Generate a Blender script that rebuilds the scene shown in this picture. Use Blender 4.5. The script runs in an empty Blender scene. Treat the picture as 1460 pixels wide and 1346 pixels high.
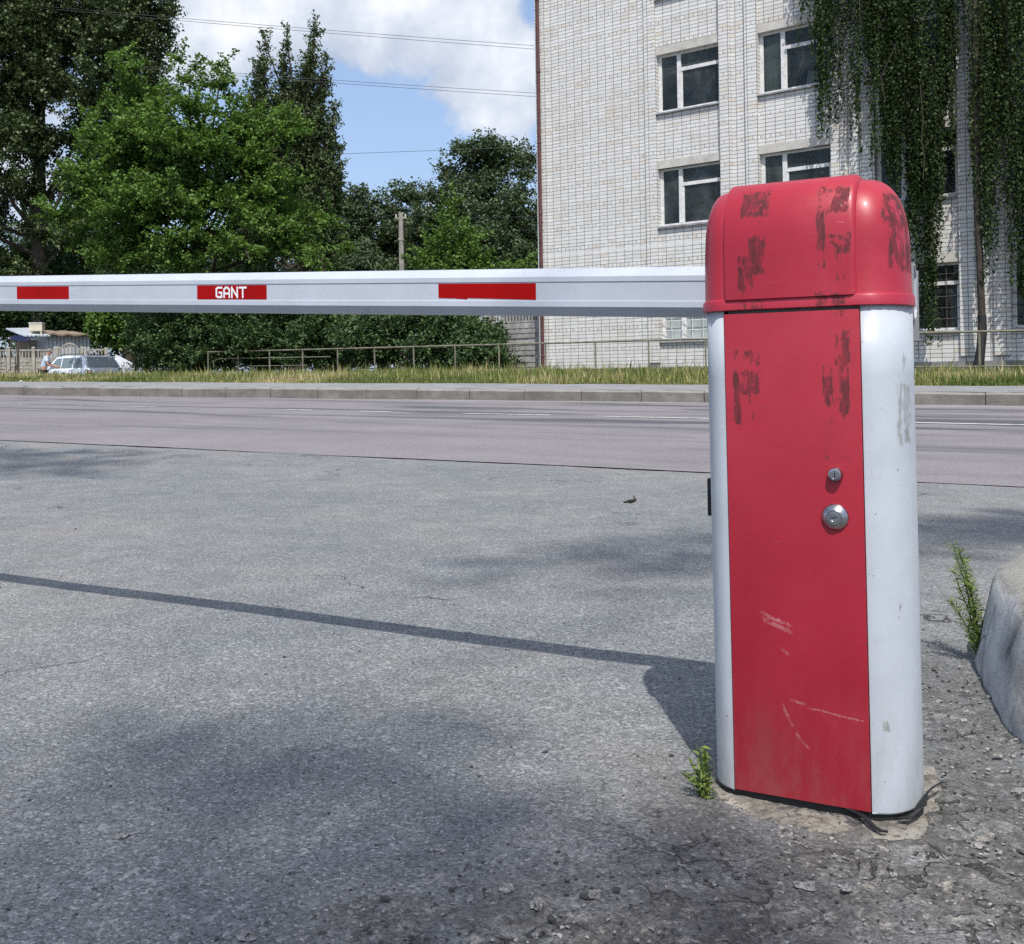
import bpy, bmesh, math, random
import numpy as np
from mathutils import Vector, noise as mnoise

R = math.radians
scene = bpy.context.scene
COL = scene.collection
rng = np.random.default_rng(7)
random.seed(7)

# ------------------------------------------------------------------ camera model (photo pixels 1460x1346)
F, PX, PY, ROLL, HC = 1460.0, 730.0, 535.0, 0.016, 0.71

def ray(px, py):
    u, v = (px - PX) / F, (PY - py) / F
    return u + v * ROLL, v - u * ROLL            # X/Y and (Z-HC)/Y

def P(px, py, Y):
    w, h = ray(px, py)
    return Vector((w * Y, Y, HC + h * Y))

E1 = (0.932, -0.362)      # along the road (to the right)
E2 = (0.362, 0.932)       # across the road (away)

def sn(X, Y):
    return X * E1[0] + Y * E1[1], X * E2[0] + Y * E2[1]

def xy(s, n):
    return s * E1[0] + n * E2[0], s * E1[1] + n * E2[1]

def sst(t):
    t = min(1.0, max(0.0, t))
    return t * t * (3 - 2 * t)

N_JOINT, N_KERB, N_WALK, N_VERGE = 7.64, 16.0, 16.13, 18.2

def zj(s):
    return -0.0263 * (max(-45, min(25, s)) + 2.97)

def zk(s):
    return 0.16 - 0.0159 * (max(-60, min(40, s)) - 0.96)

def terr_sn(s, n):
    if n <= N_JOINT:
        return zj(s) * sst((n - 2.6) / (N_JOINT - 2.6)) if n > 2.6 else 0.0
    if n <= N_KERB:
        t = (n - N_JOINT) / (N_KERB - N_JOINT)
        return zj(s) * (1 - t) + zk(s) * t
    zw = zk(s) + 0.20
    if n <= N_VERGE:
        return zw + 0.03 * (n - N_KERB)
    zb = zw + 0.066
    zr = 0.70 - 0.012 * (max(-45, min(30, s)) + 7.43)
    z = zb + (zr - zb) * sst((n - N_VERGE) / 6.0)
    z -= 0.72 * sst((-s - 21) / 6.0) * sst((n - 22.5) / 5.0)
    f = sst((n - 48) / 40.0)
    return z * (1 - f) + 0.4 * f

def terr(X, Y):
    return terr_sn(*sn(X, Y))

def G(px, py):
    w, h = ray(px, py)
    y0 = 0.4
    prev = HC + h * y0 - terr(w * y0, y0)
    Y = y0
    while Y < 120:
        st = 0.01 + Y * 0.004
        Y2 = Y + st
        d = HC + h * Y2 - terr(w * Y2, Y2)
        if d <= 0:
            t = prev / (prev - d)
            Y = Y + st * t
            break
        prev, Y = d, Y2
    return Vector((w * Y, Y, terr(w * Y, Y)))

# ------------------------------------------------------------------ object helpers
def tag(o, label=None, cat=None, group=None, kind=None):
    if label: o['label'] = label
    if cat: o['category'] = cat
    if group: o['group'] = group
    if kind: o['kind'] = kind
    return o

def empty(name, loc=(0, 0, 0), rz=0.0, label=None, cat=None, group=None):
    o = bpy.data.objects.new(name, None)
    o.empty_display_size = 0.2
    o.location = loc
    o.rotation_euler = (0, 0, rz)
    COL.objects.link(o)
    return tag(o, label, cat, group)

def mats_list(mats):
    return mats if isinstance(mats, (list, tuple)) else [mats]

def link_mesh(name, me, mats, parent=None, smooth=False):
    for m in mats_list(mats):
        me.materials.append(m)
    if smooth:
        me.polygons.foreach_set('use_smooth', [True] * len(me.polygons))
    o = bpy.data.objects.new(name, me)
    COL.objects.link(o)
    if parent is not None:
        o.parent = parent
    return o

class MB:
    """collects shapes into ONE mesh object"""
    def __init__(self):
        self.v, self.f, self.m = [], [], []
    def add(self, verts, faces, mi=0):
        b = len(self.v)
        self.v += [tuple(p) for p in verts]
        self.f += [tuple(b + i for i in f) for f in faces]
        self.m += [mi] * len(faces)
    def box(self, x0, x1, y0, y1, z0, z1, mi=0, bev=0.0):
        if bev > 0:
            bm = bmesh.new()
            bmesh.ops.create_cube(bm, size=1.0)
            for v in bm.verts:
                v.co = Vector(((x0 + x1) / 2 + v.co.x * (x1 - x0), (y0 + y1) / 2 + v.co.y * (y1 - y0), (z0 + z1) / 2 + v.co.z * (z1 - z0)))
            bmesh.ops.bevel(bm, geom=bm.edges[:], offset=bev, segments=2, profile=0.6, affect='EDGES')
            bm.verts.index_update()
            self.add([v.co[:] for v in bm.verts], [[v.index for v in f.verts] for f in bm.faces], mi)
            bm.free()
            return
        vs = [(x, y, z) for x in (x0, x1) for y in (y0, y1) for z in (z0, z1)]
        self.add(vs, [(0, 1, 3, 2), (4, 6, 7, 5), (0, 4, 5, 1), (2, 3, 7, 6), (0, 2, 6, 4), (1, 5, 7, 3)], mi)
    def tube(self, pts, radii, k=6, mi=0, cap=True):
        pts = [Vector(p) for p in pts]
        if not isinstance(radii, (list, tuple)):
            radii = [radii] * len(pts)
        n = len(pts)
        b = len(self.v)
        prev = None
        for i, p in enumerate(pts):
            d = (pts[min(i + 1, n - 1)] - pts[max(i - 1, 0)])
            if d.length < 1e-9: d = Vector((0, 0, 1))
            d.normalize()
            if prev is None:
                ref = Vector((0, 0, 1)) if abs(d.z) < 0.9 else Vector((1, 0, 0))
                a = d.cross(ref).normalized()
            else:
                a = (prev - d * prev.dot(d))
                a = a.normalized() if a.length > 1e-6 else d.orthogonal().normalized()
            prev = a
            c = d.cross(a)
            for j in range(k):
                t = 2 * math.pi * j / k
                self.v.append(tuple(p + (a * math.cos(t) + c * math.sin(t)) * radii[i]))
        for i in range(n - 1):
            for j in range(k):
                self.f.append((b + i * k + j, b + i * k + (j + 1) % k, b + (i + 1) * k + (j + 1) % k, b + (i + 1) * k + j))
                self.m.append(mi)
        if cap:
            self.f.append(tuple(b + j for j in reversed(range(k)))); self.m.append(mi)
            self.f.append(tuple(b + (n - 1) * k + j for j in range(k))); self.m.append(mi)
    def prism(self, poly, z0, z1, mi=0):
        """poly (x,y) extruded in z"""
        n = len(poly)
        self.add([(x, y, z0) for x, y in poly] + [(x, y, z1) for x, y in poly],
                 [tuple(reversed(range(n))), tuple(range(n, 2 * n))] + [(i, (i + 1) % n, n + (i + 1) % n, n + i) for i in range(n)], mi)
    def lathe(self, prof, k=24, axis='y', c=(0, 0, 0), mi=0):
        """prof: list of (radius, along)"""
        b = len(self.v)
        for r, h in prof:
            for j in range(k):
                t = 2 * math.pi * j / k
                x, z = r * math.cos(t), r * math.sin(t)
                p = (x, h, z) if axis == 'y' else ((x, z, h) if axis == 'z' else (h, x, z))
                self.v.append((p[0] + c[0], p[1] + c[1], p[2] + c[2]))
        for i in range(len(prof) - 1):
            for j in range(k):
                self.f.append((b + i * k + j, b + i * k + (j + 1) % k, b + (i + 1) * k + (j + 1) % k, b + (i + 1) * k + j))
                self.m.append(mi)
        self.f.append(tuple(b + j for j in range(k))); self.m.append(mi)
        self.f.append(tuple(b + (len(prof) - 1) * k + j for j in range(k))); self.m.append(mi)
    def build(self, name, mats, parent=None, smooth=False, fix=True):
        me = bpy.data.meshes.new(name)
        me.from_pydata(self.v, [], self.f)
        me.polygons.foreach_set('material_index', self.m)
        if fix:
            bm = bmesh.new(); bm.from_mesh(me)
            bmesh.ops.recalc_face_normals(bm, faces=bm.faces[:])
            bm.to_mesh(me); bm.free()
        me.update()
        o = link_mesh(name, me, mats, parent)
        if smooth:
            me.polygons.foreach_set('use_smooth', [True] * len(me.polygons))
            try:
                me.set_sharp_from_angle(angle=R(38))
            except Exception:
                pass
        return o

# ------------------------------------------------------------------ node helpers
class NT:
    def __init__(self, name):
        self.mat = bpy.data.materials.new(name)
        self.mat.use_nodes = True
        self.t = self.mat.node_tree
        self.t.nodes.clear()
        self.out = self.t.nodes.new('ShaderNodeOutputMaterial')
    def n(self, typ, **kw):
        nd = self.t.nodes.new(typ)
        for k, v in kw.items():
            setattr(nd, k, v)
        return nd
    def l(self, a, b):
        self.t.links.new(a, b)
    def put(self, sock, val):
        if hasattr(val, 'is_output'):
            self.l(val, sock)
        elif val is not None:
            try:
                sock.default_value = val
            except Exception:
                sock.default_value = tuple(val) + (1.0,)
    def math(self, op, a, b=None, c=None, clamp=False):
        nd = self.n('ShaderNodeMath', operation=op, use_clamp=clamp)
        self.put(nd.inputs[0], a)
        if b is not None: self.put(nd.inputs[1], b)
        if c is not None: self.put(nd.inputs[2], c)
        return nd.outputs[0]
    def coord(self, which='Object'):
        return self.n('ShaderNodeTexCoord').outputs[which]
    def mapping(self, vec, scale=(1, 1, 1), loc=(0, 0, 0), rot=(0, 0, 0)):
        nd = self.n('ShaderNodeMapping')
        self.l(vec, nd.inputs['Vector'])
        nd.inputs['Scale'].default_value = scale
        nd.inputs['Location'].default_value = loc
        nd.inputs['Rotation'].default_value = rot
        return nd.outputs[0]
    def sep(self, vec):
        nd = self.n('ShaderNodeSeparateXYZ'); self.l(vec, nd.inputs[0]); return nd.outputs
    def comb(self, x, y, z=0.0):
        nd = self.n('ShaderNodeCombineXYZ')
        self.put(nd.inputs[0], x); self.put(nd.inputs[1], y); self.put(nd.inputs[2], z)
        return nd.outputs[0]
    def noise(self, vec, scale, detail=4, rough=0.55, dist=0.0, out='Fac'):
        nd = self.n('ShaderNodeTexNoise')
        if vec is not None: self.l(vec, nd.inputs['Vector'])
        nd.inputs['Scale'].default_value = scale
        nd.inputs['Detail'].default_value = detail
        nd.inputs['Roughness'].default_value = rough
        nd.inputs['Distortion'].default_value = dist
        return nd.outputs[out]
    def voro(self, vec, scale, feature='F1', out='Distance', rand=1.0):
        nd = self.n('ShaderNodeTexVoronoi', feature=feature)
        if vec is not None: self.l(vec, nd.inputs['Vector'])
        nd.inputs['Scale'].default_value = scale
        nd.inputs['Randomness'].default_value = rand
        return nd.outputs[out]
    def ramp(self, fac, stops, interp='LINEAR'):
        nd = self.n('ShaderNodeValToRGB')
        nd.color_ramp.interpolation = interp
        el = nd.color_ramp.elements
        while len(el) > 1: el.remove(el[-1])
        for i, (p, c) in enumerate(stops):
            e = el[0] if i == 0 else el.new(p)
            e.position = p
            if not isinstance(c, (tuple, list)): c = (c, c, c)
            e.color = tuple(c)[:3] + (1,)
        self.put(nd.inputs[0], fac)
        return nd.outputs[0]
    def smooth(self, x, a, b):
        nd = self.n('ShaderNodeMapRange', interpolation_type='SMOOTHSTEP')
        self.put(nd.inputs['Value'], x)
        nd.inputs['From Min'].default_value = a; nd.inputs['From Max'].default_value = b
        return nd.outputs[0]
    def mix(self, fac, a, b, blend='MIX'):
        nd = self.n('ShaderNodeMix', data_type='RGBA', blend_type=blend)
        self.put(nd.inputs[0], fac); self.put(nd.inputs[6], a); self.put(nd.inputs[7], b)
        return nd.outputs[2]
    def bump(self, h, strength=0.3, dist=0.01, normal=None):
        nd = self.n('ShaderNodeBump')
        nd.inputs['Strength'].default_value = strength
        nd.inputs['Distance'].default_value = dist
        self.l(h, nd.inputs['Height'])
        if normal is not None: self.l(normal, nd.inputs['Normal'])
        return nd.outputs[0]
    def pbr(self, color, rough=0.6, metal=0.0, normal=None, spec=0.5, coat=0.0):
        p = self.n('ShaderNodeBsdfPrincipled')
        self.put(p.inputs['Base Color'], color)
        self.put(p.inputs['Roughness'], rough)
        self.put(p.inputs['Metallic'], metal)
        self.put(p.inputs['Specular IOR Level'], spec)
        if coat:
            p.inputs['Coat Weight'].default_value = coat
            p.inputs['Coat Roughness'].default_value = 0.15
        if normal is not None: self.l(normal, p.inputs['Normal'])
        self.l(p.outputs[0], self.out.inputs[0])
        return p

def c4(c): return tuple(c) + (1.0,)

def simple(name, color, rough=0.6, metal=0.0, var=0.25, scale=8.0, bump=0.0, spec=0.5, bscale=None):
    t = NT(name)
    co = t.coord()
    nz = t.noise(co, scale, 5)
    dk = tuple(x * (1 - var) for x in color); lt = tuple(min(1, x * (1 + var)) for x in color)
    col = t.ramp(nz, [(0.3, dk), (0.7, lt)])
    nrm = t.bump(t.noise(co, bscale or scale * 6, 4), bump, 0.01) if bump else None
    t.pbr(col, rough, metal, nrm, spec)
    return t.mat

# ------------------------------------------------------------------ world: Nishita sky with clouds
SUN_SH = (-0.05, 0.643)       # ground shadow of a 1 m post
SUN_EL = math.atan2(1.0, math.hypot(*SUN_SH))
sun_to = Vector((-SUN_SH[0], -SUN_SH[1], 1.0)).normalized()

world = bpy.data.worlds.new("World")
scene.world = world
world.use_nodes = True
wt = world.node_tree
wt.nodes.clear()

class WN(NT):
    def __init__(self, tree):
        self.t = tree
w = WN(wt)
wout = w.n('ShaderNodeOutputWorld')
bg = w.n('ShaderNodeBackground')
bg.inputs['Strength'].default_value = 0.13
w.l(bg.outputs[0], wout.inputs[0])
sky = w.n('ShaderNodeTexSky', sky_type='NISHITA')
sky.sun_disc = False
sky.sun_elevation = SUN_EL
# Blender: sun direction = (sin(rot), cos(rot)) on the ground
sky.sun_rotation = math.atan2(sun_to.x, sun_to.y)
sky.altitude = 100
sky.air_density = 1.0
sky.dust_density = 2.0
sky.ozone_density = 1.4
gen = w.coord('Generated')
sx, sy, sz = w.sep(gen)
ay = w.math('MAXIMUM', w.math('ABSOLUTE', sy), 0.12)
qu = w.math('DIVIDE', sx, ay)
qv = w.math('DIVIDE', sz, ay)
q = w.comb(qu, qv, w.math('MULTIPLY', sy, 0.4))

def wblob(px, py, rx, ry, k):
    a, b = ray(px, py)
    dx = w.math('DIVIDE', w.math('SUBTRACT', qu, a), rx / F)
    dy = w.math('DIVIDE', w.math('SUBTRACT', qv, b), ry / F)
    d2 = w.math('ADD', w.math('MULTIPLY', dx, dx), w.math('MULTIPLY', dy, dy))
    return w.math('MULTIPLY', w.math('EXPONENT', w.math('MULTIPLY', d2, -1.0)), k)

fb = w.math('ADD', w.math('MULTIPLY', w.noise(q, 6.0, 10, 0.60, 0.4), 0.6), w.math('MULTIPLY', w.noise(q, 15.0, 10, 0.62, 0.6), 0.4))
fb2 = w.noise(q, 2.6, 5, 0.5)
field = w.math('ADD', w.math('MULTIPLY', w.math('SUBTRACT', fb, 0.5), 2.1), w.math('MULTIPLY', w.math('SUBTRACT', fb2, 0.5), 0.5))
for args in ((640, 20, 170, 90, 0.62), (710, 110, 75, 95, 0.55), (330, 30, 210, 90, 0.42), (545, 205, 110, 75, -0.20), (420, 150, 120, 45, -0.10),
             (760, 14, 30, 40, -0.45), (480, 260, 90, 70, -0.3), (690, 330, 150, 90, 0.1), (30, 200, 160, 260, 0.3), (1200, 100, 320, 260, 0.25)):
    field = w.math('ADD', field, wblob(*args))
field = w.math('ADD', field, w.math('MULTIPLY', w.smooth(sz, 0.42, 0.65), 0.22))  # extra cloud above the view, added to brighten and whiten the ambient light
cm = w.smooth(field, 0.08, 0.34)
shade = w.noise(w.mapping(q, loc=(0.03, -0.05, 0.0)), 9.0, 7, 0.55)
ccol = w.ramp(w.math('ADD', shade, w.math('MULTIPLY', field, 0.35)), [(0.36, (4.6, 5.1, 5.9)), (0.56, (6.6, 6.9, 7.5)), (0.76, (9.5, 9.5, 9.6))])
# ramp colours clamp at 1: scale afterwards
ccol = w.mix(1.0, w.ramp(w.math('ADD', shade, w.math('MULTIPLY', field, 0.35)), [(0.40, (0.44, 0.50, 0.62)), (0.60, (0.62, 0.67, 0.76)), (0.86, (0.97, 0.97, 0.98))]), (5.9, 5.9, 5.9, 1), 'MULTIPLY')
hazev = w.math('MULTIPLY', w.smooth(w.math('MULTIPLY', sz, -1.0), -0.75, 0.05), 0.60)
base = w.mix(hazev, sky.outputs[0], (2.0, 2.7, 4.25, 1))
skyc = w.mix(w.math('MULTIPLY', cm, 0.93), base, ccol)
w.l(skyc, bg.inputs['Color'])

sl = bpy.data.lights.new('sun', 'SUN')
sl.energy = 3.1
sl.angle = R(0.53)
sl.color = (1.0, 0.955, 0.89)
so = bpy.data.objects.new('sun', sl)
COL.objects.link(so)
so.location = (2, -6, 12)
so.rotation_euler = (-sun_to).to_track_quat('-Z', 'Y').to_euler()

# ------------------------------------------------------------------ camera
cd = bpy.data.cameras.new('camera')
cam = bpy.data.objects.new('camera', cd)
COL.objects.link(cam)
cam.location = (0, 0, HC)
cam.rotation_euler = (R(90), ROLL, 0)
cd.sensor_fit = 'HORIZONTAL'
cd.sensor_width = 36.0
cd.lens = 36.0
cd.shift_y = -(673.0 - PY) / 1460.0
cd.clip_start = 0.05
cd.clip_end = 3000
scene.camera = cam
scene.view_settings.view_transform = 'Standard'
scene.view_settings.look = 'None'
scene.view_settings.gamma = 1.0
scene.view_settings.exposure = 0.62
scene.cycles.max_bounces = 6
scene.cycles.transparent_max_bounces = 8
scene.cycles.use_denoising = False

# ------------------------------------------------------------------ ground materials
def asphalt_mat():
    t = NT('driveway_asphalt')
    co = t.coord()
    x, y, z = t.sep(co)
    big = t.noise(co, 0.75, 6, 0.68)
    mid = t.noise(co, 5.0, 6, 0.65)
    cells = t.voro(co, 240.0, 'F1', 'Color')
    cd_ = t.voro(co, 240.0, 'F1', 'Distance')
    cb = t.sep(cells)[0]
    coarse = t.sep(t.voro(co, 120.0, 'F1', 'Color'))
    grain = t.noise(co, 420.0, 3, 0.7)
    base = t.ramp(big, [(0.34, (0.272, 0.297, 0.318)), (0.5, (0.318, 0.332, 0.342)), (0.66, (0.385, 0.382, 0.370))])
    base = t.mix(0.55, base, t.ramp(mid, [(0.3, (0.55, 0.55, 0.55)), (0.7, (1.25, 1.25, 1.24))]), 'MULTIPLY') if False else t.mix(1.0, base, t.ramp(mid, [(0.28, 0.80), (0.72, 1.0)]), 'MULTIPLY')
    sp = t.ramp(cb, [(0.0, 0.28), (0.30, 0.62), (0.7, 0.90), (0.9, 1.0)])
    base = t.mix(0.85, base, sp, 'MULTIPLY')
    agg = t.sep(t.voro(co, 120.0, 'F1', 'Color'))[2]
    base = t.mix(0.32, base, t.ramp(agg, [(0.0, 0.55), (0.4, 0.9), (0.86, 1.0), (0.93, 1.5)]), 'MULTIPLY')
    mid2 = t.noise(co, 34.0, 5, 0.75)
    base = t.mix(1.0, base, t.ramp(mid2, [(0.30, 0.74), (0.48, 0.94), (0.70, 1.05)]), 'MULTIPLY')
    pit = t.smooth(t.noise(co, 75.0, 3, 0.6), 0.335, 0.29)
    base = t.mix(t.math('MULTIPLY', pit, 0.7), base, (0.06, 0.062, 0.066, 1))
    # pale worn stones
    pale = t.math('MULTIPLY', t.smooth(coarse[0], 0.93, 0.96), t.smooth(mid, 0.42, 0.60))
    base = t.mix(t.math('MULTIPLY', pale, 0.6), base, (0.50, 0.50, 0.49, 1))
    pale2 = t.smooth(cb, 0.93, 0.96)
    base = t.mix(t.math('MULTIPLY', pale2, 0.55), base, (0.55, 0.55, 0.55, 1))
    base = t.mix(0.6, base, t.ramp(grain, [(0.32, 0.55), (0.62, 1.0)]), 'MULTIPLY')
    # dirt around the cabinet, the island and the broken stretch in front
    def dirt(cx, cy, rx, ry):
        dx = t.math('DIVIDE', t.math('SUBTRACT', x, cx), rx)
        dy = t.math('DIVIDE', t.math('SUBTRACT', y, cy), ry)
        d = t.math('SQRT', t.math('ADD', t.math('MULTIPLY', dx, dx), t.math('MULTIPLY', dy, dy)))
        return t.smooth(d, 1.15, 0.25)
    dm = dirt(0.62, 1.58, 0.62, 0.50)
    dm = t.math('MAXIMUM', dm, dirt(0.25, 1.22, 0.80, 0.36))
    dm = t.math('MAXIMUM', dm, t.math('MULTIPLY', dirt(0.75, 1.15, 0.75, 0.42), 0.9))
    dm = t.math('MAXIMUM', dm, t.math('MULTIPLY', dirt(0.92, 2.1, 0.32, 0.9), 0.7))
    wob = t.noise(co, 9.0, 7, 0.7)
    dmn = t.math('MULTIPLY', dm, t.smooth(wob, 0.26, 0.55))
    dcol = t.ramp(t.noise(co, 26.0, 6, 0.7), [(0.32, (0.042, 0.040, 0.038)), (0.55, (0.125, 0.118, 0.108)), (0.74, (0.25, 0.235, 0.21))])
    dcol = t.mix(0.6, dcol, sp, 'MULTIPLY')
    chunk = t.sep(t.voro(co, 140.0, 'F1', 'Color'))[1]
    dcol = t.mix(1.0, dcol, t.ramp(chunk, [(0.0, 0.68), (0.6, 0.97), (0.90, 1.06), (0.96, 1.7)]), 'MULTIPLY')
    base = t.mix(t.math('MULTIPLY', dmn, 0.85), base, dcol)
    # sandy crumbs
    sand = t.math('MULTIPLY', dm, t.smooth(t.noise(co, 21.0, 8, 0.78), 0.565, 0.64))
    base = t.mix(t.math('MULTIPLY', sand, 0.7), base, (0.42, 0.39, 0.34, 1))
    # hairline cracks
    wc = t.n('ShaderNodeVectorMath', operation='ADD')
    t.l(co, wc.inputs[0])
    nz3 = t.noise(co, 3.0, 5, 0.6, 0, 'Color')
    sc = t.n('ShaderNodeVectorMath', operation='SCALE'); sc.inputs['Scale'].default_value = 0.6
    t.l(nz3, sc.inputs[0]); t.l(sc.outputs[0], wc.inputs[1])
    ce = t.voro(wc.outputs[0], 0.85, 'DISTANCE_TO_EDGE', 'Distance')
    crack = t.math('MULTIPLY', t.smooth(ce, 0.0065, 0.0015), t.smooth(t.noise(co, 1.1, 3), 0.53, 0.62))
    ce2 = t.voro(wc.outputs[0], 7.0, 'DISTANCE_TO_EDGE', 'Distance')
    crack2 = t.math('MULTIPLY', t.math('MULTIPLY', t.smooth(ce2, 0.035, 0.008), dm), t.smooth(t.noise(co, 3.7, 3), 0.48, 0.58))
    crack = t.math('MAXIMUM', crack, crack2)
    base = t.mix(t.math('MULTIPLY', crack, 0.85), base, (0.035, 0.034, 0.033, 1))
    h = t.math('ADD', t.math('MULTIPLY', cd_, -0.5), t.math('MULTIPLY', grain, 0.5))
    h = t.math('SUBTRACT', h, t.math('MULTIPLY', crack, 2.0))
    h = t.math('ADD', h, t.math('MULTIPLY', wob, t.math('MULTIPLY', dm, 1.5)))
    h = t.math('ADD', h, t.math('MULTIPLY', mid2, 0.8))
    nrm = t.bump(h, 0.9, 0.005)
    t.pbr(base, t.ramp(mid, [(0.3, 0.78), (0.7, 0.92)]), 0.0, nrm, 0.35)
    return t.mat

def road_mat():
    t = NT('road_asphalt')
    co = t.coord()
    ang = math.atan2(E1[1], E1[0])
    rc = t.n('ShaderNodeVectorRotate', rotation_type='Z_AXIS'); t.l(co, rc.inputs[0]); rc.inputs['Angle'].default_value = -ang
    rco = rc.outputs[0]
    st = t.mapping(rco, scale=(0.10, 1.0, 1.0))
    streak = t.noise(st, 1.9, 6, 0.6, 0.6)
    streak2 = t.noise(t.mapping(rco, scale=(0.05, 1.0, 1.0), loc=(3, 9, 0)), 1.1, 4, 0.55, 0.4)
    gr = t.noise(co, 120.0, 3, 0.7)
    cb = t.sep(t.voro(co, 110.0, 'F1', 'Color'))[0]
    base = t.ramp(t.noise(rco, 0.8, 5, 0.6), [(0.3, (0.198, 0.184, 0.198)), (0.7, (0.250, 0.230, 0.243))])
    base = t.mix(0.7, base, t.ramp(cb, [(0.0, 0.6), (0.8, 1.0)]), 'MULTIPLY')
    ny = t.sep(rco)[1]
    # wheel-polished tar and repair streaks in the far lane
    lane = t.math('MULTIPLY', t.smooth(ny, 10.4, 12.0), t.smooth(ny, 16.3, 15.4))
    dark = t.math('MULTIPLY', t.smooth(streak, 0.49, 0.60), t.math('ADD', t.math('MULTIPLY', lane, 0.85), 0.22))
    dark = t.math('MAXIMUM', dark, t.math('MULTIPLY', t.smooth(streak2, 0.58, 0.66), 0.7))
    base = t.mix(dark, base, (0.085, 0.088, 0.10, 1))
    pale = t.math('MULTIPLY', t.smooth(ny, 15.2, 15.95), 0.35)
    base = t.mix(pale, base, (0.36, 0.34, 0.33, 1))
    nrm = t.bump(t.math('ADD', gr, cb), 0.35, 0.004)
    t.pbr(base, 0.85, 0, nrm, 0.3)
    return t.mat

M = {}
M['asphalt'] = asphalt_mat()
M['road'] = road_mat()

def ground_mat():
    t = NT('soil')
    co = t.coord()
    c = t.ramp(t.noise(co, 1.2, 7, 0.65), [(0.3, (0.035, 0.045, 0.018)), (0.5, (0.09, 0.085, 0.05)), (0.7, (0.15, 0.13, 0.085))])
    t.pbr(c, 0.95, 0, t.bump(t.noise(co, 14, 6), 0.6, 0.05), 0.2)
    return t.mat
M['soil'] = ground_mat()
M['walk'] = simple('pavement_asphalt', (0.225, 0.228, 0.235), 0.9, 0, 0.18, 2.5, 0.4, 0.3, 90)

def kerb_mat():
    t = NT('kerb_concrete')
    co = t.coord()
    c = t.ramp(t.noise(co, 2.2, 8, 0.7), [(0.3, (0.105, 0.098, 0.088)), (0.5, (0.165, 0.155, 0.14)), (0.72, (0.25, 0.238, 0.215))])
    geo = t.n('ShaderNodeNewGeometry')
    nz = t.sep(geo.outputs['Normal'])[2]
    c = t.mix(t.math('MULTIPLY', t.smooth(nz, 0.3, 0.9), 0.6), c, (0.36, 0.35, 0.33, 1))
    c = t.mix(t.math('MULTIPLY', t.smooth(t.noise(t.mapping(co, scale=(0.3, 0.3, 3)), 9, 6, 0.7), 0.5, 0.7), 0.4), c, (0.09, 0.082, 0.07, 1))
    t.pbr(c, 0.92, 0, t.bump(t.noise(co, 40, 6, 0.7), 0.7, 0.01), 0.25)
    return t.mat
M['kerb'] = kerb_mat()

# ------------------------------------------------------------------ ground sheets
def grid_mesh(name, S, Nn, zf, mat, kind_label, smooth=True):
    ns, nn = len(S), len(Nn)
    V = np.zeros((ns * nn, 3))
    k = 0
    for s in S:
        for n in Nn:
            x, y = xy(s, n)
            V[k] = (x, y, zf(s, n)); k += 1
    idx = np.arange(ns * nn).reshape(ns, nn)
    Fq = np.stack([idx[:-1, :-1], idx[1:, :-1], idx[1:, 1:], idx[:-1, 1:]], -1).reshape(-1, 4)
    me = bpy.data.meshes.new(name)
    me.vertices.add(len(V)); me.vertices.foreach_set('co', V.ravel())
    me.loops.add(Fq.size); me.loops.foreach_set('vertex_index', Fq.ravel().astype(np.int32))
    me.polygons.add(len(Fq)); me.polygons.foreach_set('loop_start', np.arange(0, Fq.size, 4, dtype=np.int32))
    me.update(calc_edges=True)
    o = link_mesh(name, me, mat, None, smooth)
    tag(o, kind='structure')
    return o

def spread(a, b, k): return list(np.linspace(a, b, k))

Sg = [-600, -300, -160, -100, -80] + spread(-60, 40, 101) + [60, 90, 150, 300, 600]
Ng = [-400, -150, -60, -25, -10, -4] + spread(0, 7.6, 9) + [9, 12, 15.9, 16.2, 18.0] + spread(18.3, 48, 61) + [55, 65, 80, 100, 160, 300, 700]
def zg(s, n):
    z = terr_sn(s, n)
    if n < 18.21:
        return min(z, terr_sn(s, 15.9)) - 0.05
    return z + 0.05 * mnoise.noise(Vector((s * 0.7, n * 0.7, 3.1)))
grid_mesh('ground', Sg, Ng, zg, M['soil'], None)

def uniq(l):
    return sorted(set(round(float(v), 5) for v in l))
Sd = uniq(spread(-40, -8, 33) + spread(-8, -2.4, 90) + spread(-2.4, 1.8, 300) + spread(1.8, 6, 60) + spread(6, 40, 30))
Nd = uniq(spread(-12, 0.4, 24) + spread(0.4, 3.2, 220) + spread(3.2, N_JOINT - 0.014, 120))
def rough(X, Y):
    d1 = math.hypot((X - 0.30) / 0.75, (Y - 1.22) / 0.35)
    d2 = math.hypot((X - 0.75) / 0.55, (Y - 1.65) / 0.6)
    return max(0, 1 - min(d1, d2))
def zd(s, n):
    z = terr_sn(s, n)
    X, Y = xy(s, n)
    a = 0.0035 * mnoise.fractal(Vector((X * 1.6, Y * 1.6, 0)), 0.8, 2.1, 4)
    if -3 < s < 2 and n < 4:
        r = rough(X, Y)
        f = mnoise.fractal(Vector((X * 22, Y * 22, 5)), 0.9, 2.0, 4)
        a += 0.0012 * f
        if r > 0:
            c = mnoise.fractal(Vector((X * 11, Y * 11, 9)), 0.8, 2.0, 5)
            a += min(1, r * 2) * (0.0032 * f + (-0.006 if c > 0.25 else 0.0) * min(1, max(0, c - 0.25) * 6))
    e = 0.02 * mnoise.noise(Vector((s * 1.3, 2.2, 0))) if n > N_JOINT - 0.05 else 0
    return z + a
drive = grid_mesh('driveway', Sd, Nd, zd, M['asphalt'], None)
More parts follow.
